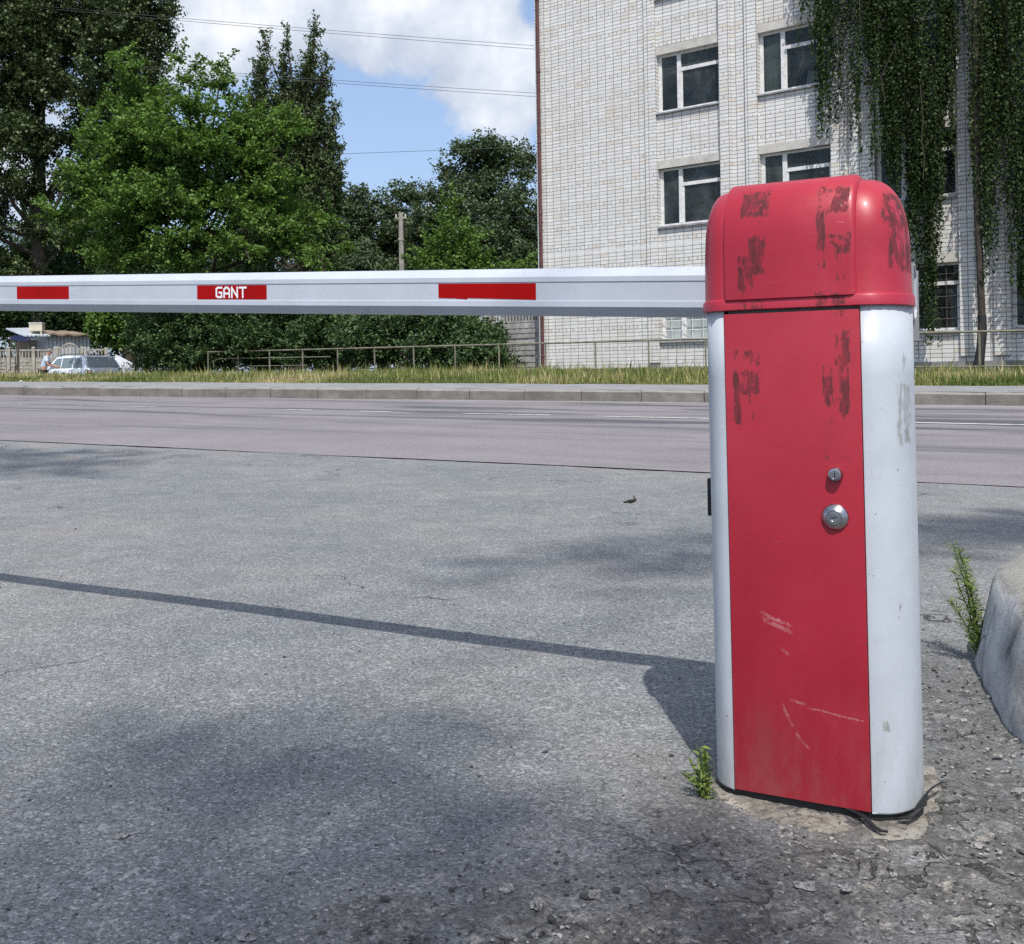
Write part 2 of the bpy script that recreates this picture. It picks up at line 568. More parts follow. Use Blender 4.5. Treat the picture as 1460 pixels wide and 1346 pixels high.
road = grid_mesh('road', uniq(spread(-260, -60, 30) + spread(-60, 40, 160) + spread(40, 260, 30)), uniq([N_JOINT + 0.004] + spread(8, 16.0, 24)),
                 lambda s, n: terr_sn(s, n) + (0.004 + 0.006 * mnoise.noise(Vector((s * 2.3, 1.1, 0))) if n < 7.7 else 0.012) + 0.006 * mnoise.noise(Vector((s * 0.5, n * 0.8, 0))), M['road'], None)
grid_mesh('pavement', uniq(spread(-260, -60, 30) + spread(-60, 40, 140) + spread(40, 260, 30)), uniq([N_WALK] + spread(16.3, N_VERGE + 0.1, 8)),
          lambda s, n: terr_sn(s, min(n, N_VERGE)) - 0.006 + 0.012 * mnoise.noise(Vector((s * 1.2, n * 1.5, 0))), M['walk'], None)

# kerb: stones about a metre long, slightly out of line
kb = MB()
s = -70.0
while s < 45:
    L = 1.0 if s > -40 else 3.0
    j = random.uniform(-0.012, 0.012); dz = random.uniform(0.0, 0.008); tl = random.uniform(-0.001, 0.001)
    g = 0.005
    prof = [(0.0, -0.15), (0.0, 0.165), (0.02, 0.190), (0.15, 0.196), (0.15, -0.15)]
    vs = []
    segs = 5
    for i in range(segs + 1):
        ss = s + g + (L - 2 * g) * i / segs
        for (pn, pz) in prof:
            chip = 0.010 * mnoise.noise(Vector((ss * 3.1, pn * 20, 1.7))) if pz > 0.1 else 0
            x, y = xy(ss, N_KERB + pn + j + chip)
            vs.append((x, y, zk(ss) + pz + dz + tl * i + chip * 0.8))
    fs = []
    for i in range(segs):
        for k in range(4):
            a = i * 5 + k
            fs.append((a, a + 1, a + 6, a + 5))
    fs.append(tuple(range(5))); fs.append(tuple(segs * 5 + k for k in range(5)))
    kb.add(vs, fs)
    s += L
tag(kb.build('kerb', M['kerb']), kind='structure')

# worn dashes of the lane line
M['paint'] = None
t = NT('worn_line_paint')
co = t.coord()
wear = t.smooth(t.noise(co, 7.0, 8, 0.75), 0.36, 0.50)
t.pbr(t.mix(wear, (0.20, 0.19, 0.19, 1), (0.50, 0.50, 0.49, 1)), 0.8, 0, None, 0.3)
M['paint'] = t.mat
def marking(name, s0, s1, n0, wd):
    mb = MB(); k = max(2, int((s1 - s0) / 0.5))
    vs = []
    for i in range(k + 1):
        ss = s0 + (s1 - s0) * i / k
        for nn in (n0, n0 + wd):
            x, y = xy(ss, nn)
            vs.append((x, y, terr_sn(ss, nn) + 0.012 + 0.006 * mnoise.noise(Vector((ss * 0.5, nn * 0.8, 0))) + 0.006))
    mb.add(vs, [(2 * i, 2 * i + 1, 2 * i + 3, 2 * i + 2) for i in range(k)])
    return tag(mb.build(name, M['paint'], fix=False), kind='structure')
for (xa, ya, xb, yb) in ((20, 575, 70, 576), (148, 577.5, 263, 579), (440, 582.5, 480, 583), (545, 584, 590, 584.7), (690, 586.5, 812, 588), (874, 589, 1060, 592), (1300, 596, 1580, 602)):
    pa, pb = G(xa, ya), G(xb, yb)
    sa, na = sn(pa.x, pa.y); sb, nb = sn(pb.x, pb.y)
    marking('lane_line', sa, sb, 12.62, 0.11)

# ------------------------------------------------------------------ barrier gate
YAW = -math.atan2(0.462, 0.887)
R0 = Vector((0.5525, 1.604, 0.0))
ca, sa_ = math.cos(YAW), math.sin(YAW)

def loc_on(px, py, b=0.0):
    """local (a, z) on the cabinet's plane at depth b for a photo pixel"""
    w_, h_ = ray(px, py)
    # R0 + a*e1 + b*e2 ; e1=(ca,sa_), e2=(-sa_,ca)
    ox, oy = R0.x - sa_ * b, R0.y + ca * b
    a = (w_ * oy - ox) / (ca - w_ * sa_)
    Y = oy + a * sa_
    return a, HC + h_ * Y

def wmath_box(t, x, z, a0, a1, z0, z1, soft=0.006):
    m = t.math('MULTIPLY', t.smooth(x, a0 - soft, a0 + soft), t.smooth(x, a1 + soft, a1 - soft))
    m2 = t.math('MULTIPLY', t.smooth(z, z0 - soft, z0 + soft), t.smooth(z, z1 + soft, z1 - soft))
    return t.math('MULTIPLY', m, m2)

def painted(name, color, patches, residue, dirtamt=0.25, rough=0.38, strokes=(), fade=None, b=0.0, lowdirt=0.0, coat=0.0):
    """glossy paint with tape residue, scuffs and grime; patches: px boxes"""
    t = NT(name)
    co = t.coord()
    x, y, z = t.sep(co)
    nz = t.noise(co, 7.0, 6, 0.6)
    col = t.ramp(nz, [(0.3, tuple(c * 0.90 for c in color)), (0.7, tuple(min(1, c * 1.07) for c in color))])
    fine = t.noise(co, 90.0, 4, 0.7)
    if fade is not None:
        col = t.mix(t.math('MULTIPLY', t.smooth(t.noise(co, 3.0, 6, 0.65), 0.42, 0.75), 0.45), col, c4(fade))
    # faint dust specks and rub marks
    rub = t.smooth(t.noise(t.mapping(co, scale=(4, 4, 22), rot=(0, 0.5, 0)), 6, 6, 0.72), 0.60, 0.74)
    col = t.mix(t.math('MULTIPLY', rub, dirtamt), col, (0.30, 0.24, 0.23, 1))
    speck = t.smooth(t.noise(co, 130, 2, 0.5), 0.72, 0.76)
    col = t.mix(t.math('MULTIPLY', speck, 0.5), col, (0.06, 0.05, 0.05, 1))
    rgh = t.math('ADD', t.math('MULTIPLY', nz, 0.18), rough - 0.09)
    mask = None
    for (x0, y0, x1, y1, thr, kz) in patches:
        a0, zt = loc_on(x0, y0, b); a1, zb = loc_on(x1, y1, b)
        xw = t.math('ADD', x, t.math('MULTIPLY', t.math('SUBTRACT', t.noise(t.mapping(co, scale=(70, 70, 30)), 1.0, 5, 0.7), 0.5), 0.014))
        zw_ = t.math('ADD', z, t.math('MULTIPLY', t.math('SUBTRACT', t.noise(t.mapping(co, scale=(120, 120, 25), loc=(5, 2, 1)), 1.0, 5, 0.7), 0.5), 0.035))
        bx = wmath_box(t, xw, zw_, min(a0, a1), max(a0, a1), min(zt, zb), max(zt, zb), 0.0016)
        ragged = t.noise(t.mapping(co, scale=(110, 110, kz), rot=(0, 0.18, 0)), 1.0, 6, 0.72)
        big = t.noise(t.mapping(co, scale=(28, 28, 14)), 1.0, 4, 0.6)
        v = t.math('ADD', t.math('MULTIPLY', ragged, 0.55), t.math('MULTIPLY', big, 0.45))
        m = t.math('MULTIPLY', bx, t.smooth(v, thr - 0.022, thr + 0.010))
        mask = m if mask is None else t.math('MAXIMUM', mask, m)
    if mask is not None:
        rc = t.ramp(t.noise(co, 60, 5, 0.7), [(0.35, tuple(c * 0.6 for c in residue)), (0.65, residue)])
        col = t.mix(t.math('MULTIPLY', mask, t.ramp(t.noise(t.mapping(co, scale=(90, 90, 16)), 1.0, 5, 0.7), [(0.34, 0.35), (0.6, 0.88)])), col, rc)
        rgh = t.math('ADD', rgh, t.math('MULTIPLY', mask, 0.4))
    for (x0, y0, x1, y1, wd, st) in strokes:
        a0, z0 = loc_on(x0, y0, b); a1, z1 = loc_on(x1, y1, b)
        L = math.hypot(a1 - a0, z1 - z0); ux, uz = (a1 - a0) / L, (z1 - z0) / L
        dx, dz = t.math('SUBTRACT', x, a0), t.math('SUBTRACT', z, z0)
        al = t.math('ADD', t.math('MULTIPLY', dx, ux), t.math('MULTIPLY', dz, uz))
        pe = t.math('ADD', t.math('MULTIPLY', dx, -uz), t.math('MULTIPLY', dz, ux))
        pe = t.math('ADD', pe, t.math('MULTIPLY', t.math('SUBTRACT', t.noise(co, 40, 3), 0.5), 0.006))
        m = t.math('MULTIPLY', t.smooth(t.math('ABSOLUTE', pe), wd, wd * 0.4), t.math('MULTIPLY', t.smooth(al, 0, 0.01), t.smooth(al, L, L - 0.01)))
        m = t.math('MULTIPLY', m, t.smooth(t.noise(t.mapping(co, scale=(150, 150, 150)), 1, 4, 0.7), 0.36, 0.6))
        col = t.mix(t.math('MULTIPLY', m, st * 0.6), col, (0.66, 0.48, 0.48, 1))
    if lowdirt:
        lo = t.math('MULTIPLY', t.smooth(z, 0.26, 0.0), t.smooth(t.noise(t.mapping(co, scale=(1, 1, 0.35)), 16, 6, 0.7), 0.36, 0.68))
        col = t.mix(t.math('MULTIPLY', lo, lowdirt), col, (0.26, 0.235, 0.20, 1))
    nrm = t.bump(t.math('ADD', t.math('MULTIPLY', nz, 0.7), t.math('MULTIPLY', fine, 0.05)), 0.12, 0.006)
    t.pbr(col, rgh, 0, nrm, 0.38, coat)
    return t.mat

RED = (0.35, 0.017, 0.034)
M['hood_red'] = painted('hood_red_paint', RED,
    [(1052, 272, 1092, 306, 0.44, 60), (1068, 290, 1090, 322, 0.53, 30), (1066, 338, 1090, 392, 0.47, 40), (1050, 368, 1072, 414, 0.49, 40),
     (1162, 264, 1176, 380, 0.46, 18), (1176, 264, 1208, 300, 0.46, 40), (1168, 335, 1198, 350, 0.50, 60), (1192, 335, 1212, 366, 0.49, 60), (1188, 352, 1204, 400, 0.53, 30),
     (1050, 428, 1086, 442, 0.49, 60), (1160, 420, 1204, 436, 0.47, 60), (1252, 268, 1290, 312, 0.48, 40), (1262, 300, 1290, 382, 0.47, 30)],
    (0.060, 0.018, 0.021), 0.16, 0.40, fade=(0.52, 0.075, 0.12), b=-0.01,
    strokes=((1192, 286, 1200, 294, 0.002, 1.3), (1190, 315, 1204, 317, 0.0015, 1.0)), coat=0.08)
M['door_red'] = painted('door_red_paint', (0.325, 0.014, 0.029),
    [(1046, 530, 1084, 562, 0.455, 45), (1046, 500, 1084, 535, 0.545, 40), (1062, 560, 1084, 622, 0.575, 22), (1046, 556, 1057, 606, 0.43, 30),
     (1190, 470, 1212, 520, 0.51, 26), (1172, 520, 1188, 580, 0.47, 24), (1196, 520, 1212, 590, 0.47, 24), (1176, 555, 1212, 655, 0.545, 18), (1180, 436, 1206, 460, 0.56, 40)],
    (0.060, 0.015, 0.018), 0.10, 0.44, fade=(0.42, 0.035, 0.055),
    strokes=((1082, 872, 1132, 894, 0.0035, 0.55), (1083, 880, 1132, 903, 0.005, 0.40), (1112, 922, 1128, 936, 0.004, 0.35), (1124, 996, 1152, 1006, 0.0035, 0.4), (1150, 1008, 1238, 1030, 0.002, 0.45), (1114, 1000, 1132, 1040, 0.003, 0.35), (1132, 1040, 1156, 1070, 0.0025, 0.35)), coat=0.15, lowdirt=0.18)
M['shell_white'] = painted('white_shell_paint', (0.44, 0.475, 0.515),
    [(1276, 548, 1291, 636, 0.46, 16), (1262, 860, 1288, 880, 0.58, 30), (1258, 1030, 1266, 1046, 0.50, 60), (1272, 490, 1290, 540, 0.60, 30)], (0.27, 0.27, 0.25), 0.14, 0.40, lowdirt=0.5, coat=0.15)
M['boom_white'] = painted('white_boom_enamel', (0.44, 0.475, 0.535), [], (0.1, 0.1, 0.1), 0.05, 0.36, coat=0.1)
M['black'] = simple('black_rubber', (0.014, 0.014, 0.015), 0.6, 0, 0.4, 20, 0.3, 0.4)
M['dark_gap'] = simple('dark_steel_plate', (0.02, 0.02, 0.022), 0.6, 0.2, 0.4, 20)
M['chrome'] = simple('worn_chrome', (0.42, 0.42, 0.44), 0.26, 1.0, 0.25, 60, 0.05)
M['sticker'] = simple('red_reflective_film', (0.30, 0.0015, 0.0015), 0.6, 0, 0.10, 12, 0, 0.12)
M['letter'] = simple('white_print', (0.74, 0.74, 0.76), 0.5, 0, 0.06, 60)
M['grey_metal'] = simple('grey_cast_metal', (0.30, 0.31, 0.32), 0.5, 0.3, 0.2, 15, 0.1)

gate = empty('barrier_gate', R0, YAW, 'red and white road barrier cabinet with hood, carrying a long striped boom', 'barrier')
DW, CB, BB = 0.2175, 0.09, 0.088           # door width, shell centre depth, shell half depth
AL, AR = 0.049, 0.066
Z0, ZD, ZR = 0.014, 0.812, 0.818
LEAN = 0.0075                               # the cabinet stands a touch out of plumb

# side shells
def shell(name, side):
    mb = MB()
    cx, ax = (0.0, AR) if side > 0 else (-DW, AL)
    prof = [(cx + side * 0.0006, CB - BB + 0.012), (cx + side * 0.0006, CB - BB)]
    K = 22
    for i in range(K + 1):
        th = -math.pi / 2 + math.pi * i / K
        ex = 0.0016 if i >= K * 0.47 else 0.0
        prof.append((cx + side * (0.0006 + (ax - 0.0006 + ex) * math.cos(th)), CB + (BB + ex) * math.sin(th)))
    prof.append((cx + side * 0.0006, CB + BB - 0.012))
    zs = [Z0, Z0 + 0.003, 0.25, 0.5, 0.7, ZR]
    n = len(prof)
    vs = [(p[0], p[1], z) for z in zs for p in prof]
    fs = []
    for k in range(len(zs) - 1):
        for i in range(n - 1):
            fs.append((k * n + i, k * n + i + 1, (k + 1) * n + i + 1, (k + 1) * n + i))
    mb.add(vs, fs)
    o = mb.build(name, M['shell_white'], gate, smooth=True)
    md = o.modifiers.new('solid', 'SOLIDIFY'); md.thickness = 0.0025; md.offset = -1
    return o
shell('side_shell', -1)
shell('side_shell', 1)
hb = MB(); hb.box(-DW + 0.001, -0.001, 0.02, CB + BB - 0.003, 0.016, ZR - 0.003)
hb.build('housing', M['grey_metal'], gate)
bp = MB()
K = 40
poly = []
for i in range(K):
    th = 2 * math.pi * i / K
    c_, s_ = math.cos(th), math.sin(th)
    poly.append(((0.0 + (AR - 0.004) * c_) if c_ > 0 else (-DW + (AL - 0.004) * c_), CB + (BB - 0.004) * s_))
bp.prism(poly, -0.02, Z0 - 0.001)
bp.build('base_plate', M['dark_gap'], gate)

# door with its two locks
db = MB(); db.box(-DW + 0.0008, -0.0008, -0.0015, 0.016, Z0 + 0.002, ZD - 0.0065, 0, 0.0016)
door = db.build('door', M['door_red'], gate, smooth=True)
def lock(px, py, prof, slot, ang):
    a, z = loc_on(px, py)
    a += LEAN * z
    mb = MB()
    mb.lathe([(r, -h) for r, h in prof], 40, 'y', (a, -0.0012, z), 0)
    top = prof[-1][1] + 0.0006
    c_, s_ = math.cos(ang), math.sin(ang)
    w2, l2 = slot
    vs = []
    for yy in (-top + 0.002, -top):
        for (dx, dz) in ((-l2, -w2), (l2, -w2), (l2, w2), (-l2, w2)):
            vs.append((a + dx * c_ - dz * s_, -0.0012 + yy, z + dx * s_ + dz * c_))
    mb.add(vs, [(0, 1, 2, 3), (4, 5, 6, 7), (0, 1, 5, 4), (1, 2, 6, 5), (2, 3, 7, 6), (3, 0, 4, 7)], 1)
    return mb.build('lock', [M['chrome'], M['black']], door, smooth=True)
lock(1192, 676, [(0.0118, 0), (0.0118, 0.006), (0.0098, 0.012), (0.0070, 0.0125), (0.0066, 0.0118), (0.0050, 0.0118)], (0.0009, 0.0036), R(95))
lock(1191, 737, [(0.0212, 0), (0.0212, 0.0016), (0.0195, 0.0045), (0.0120, 0.0095), (0.0112, 0.0086), (0.0098, 0.0086), (0.0094, 0.0110), (0.0062, 0.0112), (0.0058, 0.0104), (0.005, 0.0104)], (0.0011, 0.0040), R(10))

# hood
def stadium(off, k=14):
    pts = []
    for i in range(k + 1):
        th = -math.pi / 2 + math.pi * i / k
        pts.append((AR * math.cos(th) + off * math.cos(th), CB + (BB + off) * math.sin(th)))
    for i in range(k + 1):
        th = math.pi / 2 + math.pi * i / k
        pts.append((-DW + (AL + off) * math.cos(th), CB + (BB + off) * math.sin(th)))
    return pts
hm = MB()
rings = []
def ring(off, z, ix=0.0, iy=0.0, ixl=None):
    ixl = ix if ixl is None else ixl
    pts = stadium(off)
    xs = [p[0] for p in pts]; x0, x1 = min(xs), max(xs); cx = (x0 + x1) / 2; Lx = (x1 - x0) / 2; Ly = BB + off
    rings.append([(cx + (x - cx) * (1 - (ix if x > cx else ixl) / Lx), CB + (y - CB) * (1 - iy / Ly), z) for x, y in pts])
ring(0.0050, ZD - 0.001); ring(0.0064, ZD + 0.0002); ring(0.0060, ZD + 0.0150); ring(0.0045, ZD + 0.0172); ring(0.0028, ZD + 0.0182); ring(0.0020, ZD + 0.021)
ring(0.0010, 0.905)
ZB, HH = 0.910, 0.111
for i in range(1, 15):
    th = (math.pi / 2) * i / 14
    c_, s_ = max(0.0, math.cos(th)) ** 0.90, math.sin(th) ** 0.90
    ring(0.0, ZB + HH * s_, 0.062 * (1 - c_), 0.080 * (1 - c_), 0.036 * (1 - c_))
n = len(rings[0])
fs = []
for k in range(len(rings) - 1):
    for i in range(n):
        fs.append((k * n + i, k * n + (i + 1) % n, (k + 1) * n + (i + 1) % n, (k + 1) * n + i))
fs.append(tuple(range(n))); fs.append(tuple((len(rings) - 1) * n + i for i in range(n)))
hm.add([p for r_ in rings for p in r_], fs)
# raised middle band
bprof = [(0.0, ZD + 0.0165)]
b_out = 0.0070
for (yy, zz) in ((-b_out, ZD + 0.0165), (-b_out + 0.0015, 0.90)):
    bprof.append((yy, zz))
for i in range(1, 11):
    th = (math.pi / 2) * i / 10
    bprof.append((-b_out + 0.0015 + 0.088 * (1 - max(0.0, math.cos(th)) ** 0.85), 0.905 + 0.125 * math.sin(th) ** 0.85))
for i in range(10, 0, -1):
    th = (math.pi / 2) * i / 10
    bprof.append((2 * CB + b_out - 0.0015 - 0.088 * (1 - max(0.0, math.cos(th)) ** 0.85), 0.905 + 0.125 * math.sin(th) ** 0.85))
bprof += [(2 * CB + b_out - 0.0015, 0.90), (2 * CB + b_out, ZD + 0.0165), (2 * CB, ZD + 0.0165)]
ax0, az0 = loc_on(1031, 400, -b_out); ax1, az1 = loc_on(1220, 400, -b_out)
ax0 += LEAN * az0; ax1 += LEAN * az1
stations = [(ax0, 0.006), (ax0 + 0.0015, 0.002), (ax0 + 0.005, 0.0), (ax1 - 0.010, 0.0), (ax1 - 0.004, 0.0015), (ax1 - 0.0005, 0.005), (ax1 + 0.0006, 0.0085)]
vs = []
npf = len(bprof)
for (xa, inset) in stations:
    for (yy, zz) in bprof:
        f = 1 - inset / 0.10
        vs.append((xa, CB + (yy - CB) * f, ZD + 0.0165 + (zz - ZD - 0.0165) * (1 - inset / 0.21)))
fs = []
for k in range(len(stations) - 1):
    for i in range(npf - 1):
        fs.append((k * npf + i, k * npf + i + 1, (k + 1) * npf + i + 1, (k + 1) * npf + i))
fs.append(tuple(range(npf))); fs.append(tuple((len(stations) - 1) * npf + i for i in range(npf)))
hm.add(vs, fs)
hm.build('hood', M['hood_red'], gate, smooth=True)

# boom on the far side of the cabinet
BD = 0.245
aA, zA = loc_on(1007, 416.5, BD)
aB, zB = loc_on(0, 418.6, BD)
SL = (zB - zA) / (aB - aA)
def zc(a): return zA + SL * (a - aA)
prof = [(-0.030, -0.031), (-0.030, -0.0195), (-0.0285, -0.0185), (-0.0285, 0.0190), (-0.030, 0.0200), (-0.030, 0.0300), (-0.028, 0.0318), (-0.012, 0.0475), (-0.008, 0.0490),
        (0.008, 0.0490), (0.012, 0.0475), (0.028, 0.0318), (0.030, 0.030), (0.030, -0.031), (0.014, -0.0475), (0.010, -0.0490), (-0.010, -0.0490), (-0.014, -0.0475)]
bo = MB()
aE, aS = -5.2, 0.050
vs = []
for a in (aS, -1.0, -2.0, -3.0, -4.0, aE):
    for (py_, pz) in prof:
        vs.append((a, BD + py_, zc(a) + pz))
n = len(prof)
fs = []
for k in range(5):
    for i in range(n):
        fs.append((k * n + i, k * n + (i + 1) % n, (k + 1) * n + (i + 1) % n, (k + 1) * n + i))
fs.append(tuple(5 * n + i for i in range(n)))
bo.add(vs, fs)
boom = bo.build('boom', [M['boom_white']], gate)
md = boom.modifiers.new('solid', 'SOLIDIFY'); md.thickness = 0.003; md.offset = -1

for ch in gate.children_recursive:
    if ch.type == 'MESH' and ch.name.split('.')[0] != 'boom':
        for v_ in ch.data.vertices:
            v_.co.x -= LEAN * v_.co.z

def on_boom(px, py):
    return loc_on(px, py, BD - 0.0292)
def boom_poly(pts, name, mat, off):
    """closed (a, z) outline laid on the boom's front face"""
    mb = MB()
    n = len(pts)
    y0, y1 = BD - 0.0285 - off, BD - 0.0285 - off + 0.0004
    mb.add([(a, y0, z) for a, z in pts] + [(a, y1, z) for a, z in pts], [tuple(range(n))] + [(i, (i + 1) % n, n + (i + 1) % n, n + i) for i in range(n)])
    return mb
def sticker(x0, x1, torn=False):
    aL, _ = on_boom(x0, 415); aR_, _ = on_boom(x1, 415)
    lo, hi = -0.0172, 0.0172
    pts = []
    if torn:
        for k in range(8):
            a = aL + (aR_ - aL) * 0.30 * k / 7
            pts.append((a, zc(a) + lo + 0.0035 * (1 - (k / 7) ** 2) + random.uniform(-0.0008, 0.0008)))
        pts.append((aL + (aR_ - aL) * 0.31, zc(aL) + lo))
    else:
        pts.append((aL, zc(aL) + lo))
    pts += [(aR_, zc(aR_) + lo), (aR_, zc(aR_) + hi), (aL, zc(aL) + hi)]
    mb = boom_poly(pts, 'red_sticker', M['sticker'], 0.0006)
    return mb.build('red_sticker', M['sticker'], boom, fix=False)
sticker(625, 764, True)
sticker(281, 380)
sticker(24, 98)
# printed word on the middle sticker, drawn as heavy squared strokes
aL, zl = on_boom(308, 426); aR_, zr_ = on_boom(352, 426)
zb_ = zc(aL) - 0.0140; zt = zc(aL) + 0.0136
HL = zt - zb_
WL = aR_ - aL
def glyph(strokes, x0, wd, mb, th=0.17):
    for st in strokes:
        for (p, q_) in zip(st[:-1], st[1:]):
            a0, h0 = x0 + p[0] * wd, p[1]; a1, h1 = x0 + q_[0] * wd, q_[1]
            dx, dz = (a1 - a0), (h1 - h0) * HL
            L = math.hypot(dx, dz); t2 = th * HL * 0.5
            ux, uz = dx / L, dz / L
            nx, nz_ = -uz * t2, ux * t2
            ex, ez = ux * t2 * 0.98, uz * t2 * 0.98
            quad = [(a0 - ex + nx, h0 * HL - ez + nz_), (a0 - ex - nx, h0 * HL - ez - nz_), (a1 + ex - nx, h1 * HL + ez - nz_), (a1 + ex + nx, h1 * HL + ez + nz_)]
            jit = 0.00002 * len(mb.f)
            mb.add([(x, BD - 0.0285 - 0.0012 - jit, zb_ + z + SL * (x - aL)) for x, z in quad], [(0, 1, 2, 3)])
lt = MB()
cw = WL / 4.35
e = 0.085
glyph([[(0.92, 1 - e), (0.30, 1 - e), (0.10, 0.80), (0.10, 0.20), (0.30, e), (0.90, e), (0.90, 0.48), (0.55, 0.48)]], aL, cw * 0.92, lt)
glyph([[(0.10, e), (0.10, 0.74), (0.34, 1 - e), (0.66, 1 - e), (0.90, 0.74), (0.90, e)], [(0.10, 0.40), (0.90, 0.40)]], aL + cw * 1.10, cw * 0.92, lt)
glyph([[(0.10, e), (0.10, 1 - e), (0.90, e), (0.90, 1 - e)]], aL + cw * 2.20, cw * 0.95, lt)
glyph([[(0.04, 1 - e), (0.96, 1 - e)], [(0.5, 1 - e), (0.5, e)]], aL + cw * 3.33, cw * 0.98, lt)
lt.build('lettering', M['letter'], boom, fix=False)

# boom holder behind the cabinet and the small sensor on its left
br = MB()
br.box(-0.17, -0.03, CB + BB + 0.004, BD - 0.031, 0.74, 0.86, 0, 0.006)
br.prism([(-0.16, BD + 0.032), (0.052, BD + 0.032), (0.052, BD + 0.038), (-0.16, BD + 0.038)], 0.76, 0.885)
br.add([(0.046, BD - 0.034, 0.893), (0.052, BD - 0.034, 0.893), (0.052, BD - 0.034, 0.80), (0.030, BD - 0.034, 0.745), (0.024, BD - 0.034, 0.745),
        (0.046, BD - 0.040, 0.893), (0.052, BD - 0.040, 0.893), (0.052, BD - 0.040, 0.80), (0.030, BD - 0.040, 0.745), (0.024, BD - 0.040, 0.745)],
       [(0, 1, 2, 3, 4), (5, 6, 7, 8, 9), (0, 1, 6, 5), (1, 2, 7, 6), (2, 3, 8, 7), (3, 4, 9, 8), (4, 0, 5, 9)])
br.build('boom_holder', M['grey_metal'], gate)
se = MB()
a0, zs0 = loc_on(1013, 733, CB); a1, zs1 = loc_on(1013, 680, CB)
se.box(-DW - AL - 0.010, -DW - AL + 0.004, CB - 0.025, CB + 0.025, zs0, zs1, 0, 0.003)
se.lathe([(0.010, -0.0005), (0.010, 0.0005), (0.006, 0.001)], 16, 'x', (-DW - AL - 0.011, CB, (zs0 + zs1) / 2))
se.build('sensor', M['black'], gate, smooth=True)

# ------------------------------------------------------------------ brick building
def brick_mat():
    t = NT('silicate_brick')
    co = t.coord()
    x, y, z = t.sep(co)
    wob = t.math('MULTIPLY', t.math('SUBTRACT', t.noise(co, 1.6, 3), 0.5), 0.02)
    u = t.math('ADD', x, t.math('MULTIPLY', y, 1.0))
    zz = t.math('ADD', z, wob)
    row = t.math('FLOOR', t.math('DIVIDE', zz, 0.094))
    isH = t.math('COMPARE', t.math('MODULO', row, 6.0), 2.0, 0.1)
    Lb = t.math('SUBTRACT', 0.25, t.math('MULTIPLY', isH, 0.125))
    uj = t.math('ADD', u, t.math('MULTIPLY', t.math('SUBTRACT', t.noise(t.comb(u, t.math('MULTIPLY', row, 3.7)), 0.7, 2), 0.5), 0.03))
    ul = t.math('DIVIDE', uj, Lb)
    colm = t.math('FLOOR', ul)
    fx = t.math('MULTIPLY', t.math('FRACT', ul), Lb)
    fz = t.math('MULTIPLY', t.math('FRACT', t.math('DIVIDE', zz, 0.094)), 0.094)
    jw = t.math('ADD', 0.011, t.math('MULTIPLY', t.noise(co, 3.0, 4), 0.008))
    mv = t.math('LESS_THAN', fx, jw)
    mh = t.math('LESS_THAN', fz, jw)
    mort = t.math('MAXIMUM', t.math('MULTIPLY', mv, 0.95), mh)
    wn = t.n('ShaderNodeTexWhiteNoise', noise_dimensions='2D')
    t.l(t.comb(colm, row), wn.inputs['Vector'])
    rv = wn.outputs['Value']
    rc = t.sep(wn.outputs['Color'])
    base = t.ramp(rv, [(0.0, (0.61, 0.61, 0.59)), (0.5, (0.66, 0.66, 0.64)), (1.0, (0.70, 0.70, 0.685))])
    yel = t.math('GREATER_THAN', t.math('ADD', rc[1], t.math('MULTIPLY', isH, 0.24)), 0.955)
    base = t.mix(t.math('MULTIPLY', yel, 0.55), base, (0.62, 0.55, 0.45, 1))
    pink = t.math('GREATER_THAN', rc[2], 0.95)
    base = t.mix(t.math('MULTIPLY', pink, 0.45), base, (0.60, 0.52, 0.50, 1))
    stain = t.smooth(t.noise(t.mapping(co, scale=(0.6, 0.6, 0.25)), 1.4, 8, 0.7), 0.45, 0.72)
    base = t.mix(t.math('MULTIPLY', stain, 0.38), base, (0.50, 0.47, 0.41, 1))
    fine = t.noise(co, 25.0, 5, 0.7)
    base = t.mix(0.35, base, t.ramp(fine, [(0.3, 0.7), (0.7, 1.0)]), 'MULTIPLY')
    # smeared pale mortar bands at the floor slabs
    band = None
    for zb in (4.05, 7.03, 10.0):
        m = t.math('MULTIPLY', t.smooth(t.math('ABSOLUTE', t.math('SUBTRACT', zz, zb)), 0.022, 0.012), 1.0)
        band = m if band is None else t.math('MAXIMUM', band, m)
    mcol = t.ramp(t.noise(co, 2.3, 5, 0.6), [(0.35, (0.085, 0.085, 0.085)), (0.72, (0.19, 0.185, 0.18))])
    col = t.mix(t.math('MULTIPLY', mort, 0.92), base, mcol)
    col = t.mix(t.math('MULTIPLY', band, 0.8), col, (0.68, 0.70, 0.71, 1))
    h = t.math('SUBTRACT', t.math('MULTIPLY', fine, 0.3), mort)
    t.pbr(col, 0.75, 0, t.bump(h, 0.5, 0.01), 0.35)
    return t.mat
M['brick'] = brick_mat()
M['concrete'] = simple('weathered_concrete', (0.47, 0.455, 0.42), 0.9, 0, 0.2, 3, 0.4, 0.3)
M['plinth'] = simple('grey_plinth_render', (0.22, 0.22, 0.225), 0.9, 0, 0.25, 2.5, 0.4, 0.3)
M['frame'] = simple('peeling_white_frame', (0.62, 0.62, 0.61), 0.6, 0, 0.18, 14, 0.2)
M['pipe'] = simple('maroon_pipe_paint', (0.085, 0.030, 0.030), 0.5, 0, 0.35, 3)
M['tin'] = simple('grey_tin_sill', (0.30, 0.30, 0.31), 0.5, 0.3, 0.3, 6)
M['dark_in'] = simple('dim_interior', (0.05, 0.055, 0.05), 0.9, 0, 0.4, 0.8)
M['curtain'] = simple('pale_curtain', (0.55, 0.56, 0.54), 0.9, 0, 0.12, 10)
M['iron'] = simple('rusty_iron', (0.085, 0.07, 0.06), 0.8, 0.2, 0.4, 12, 0.2)
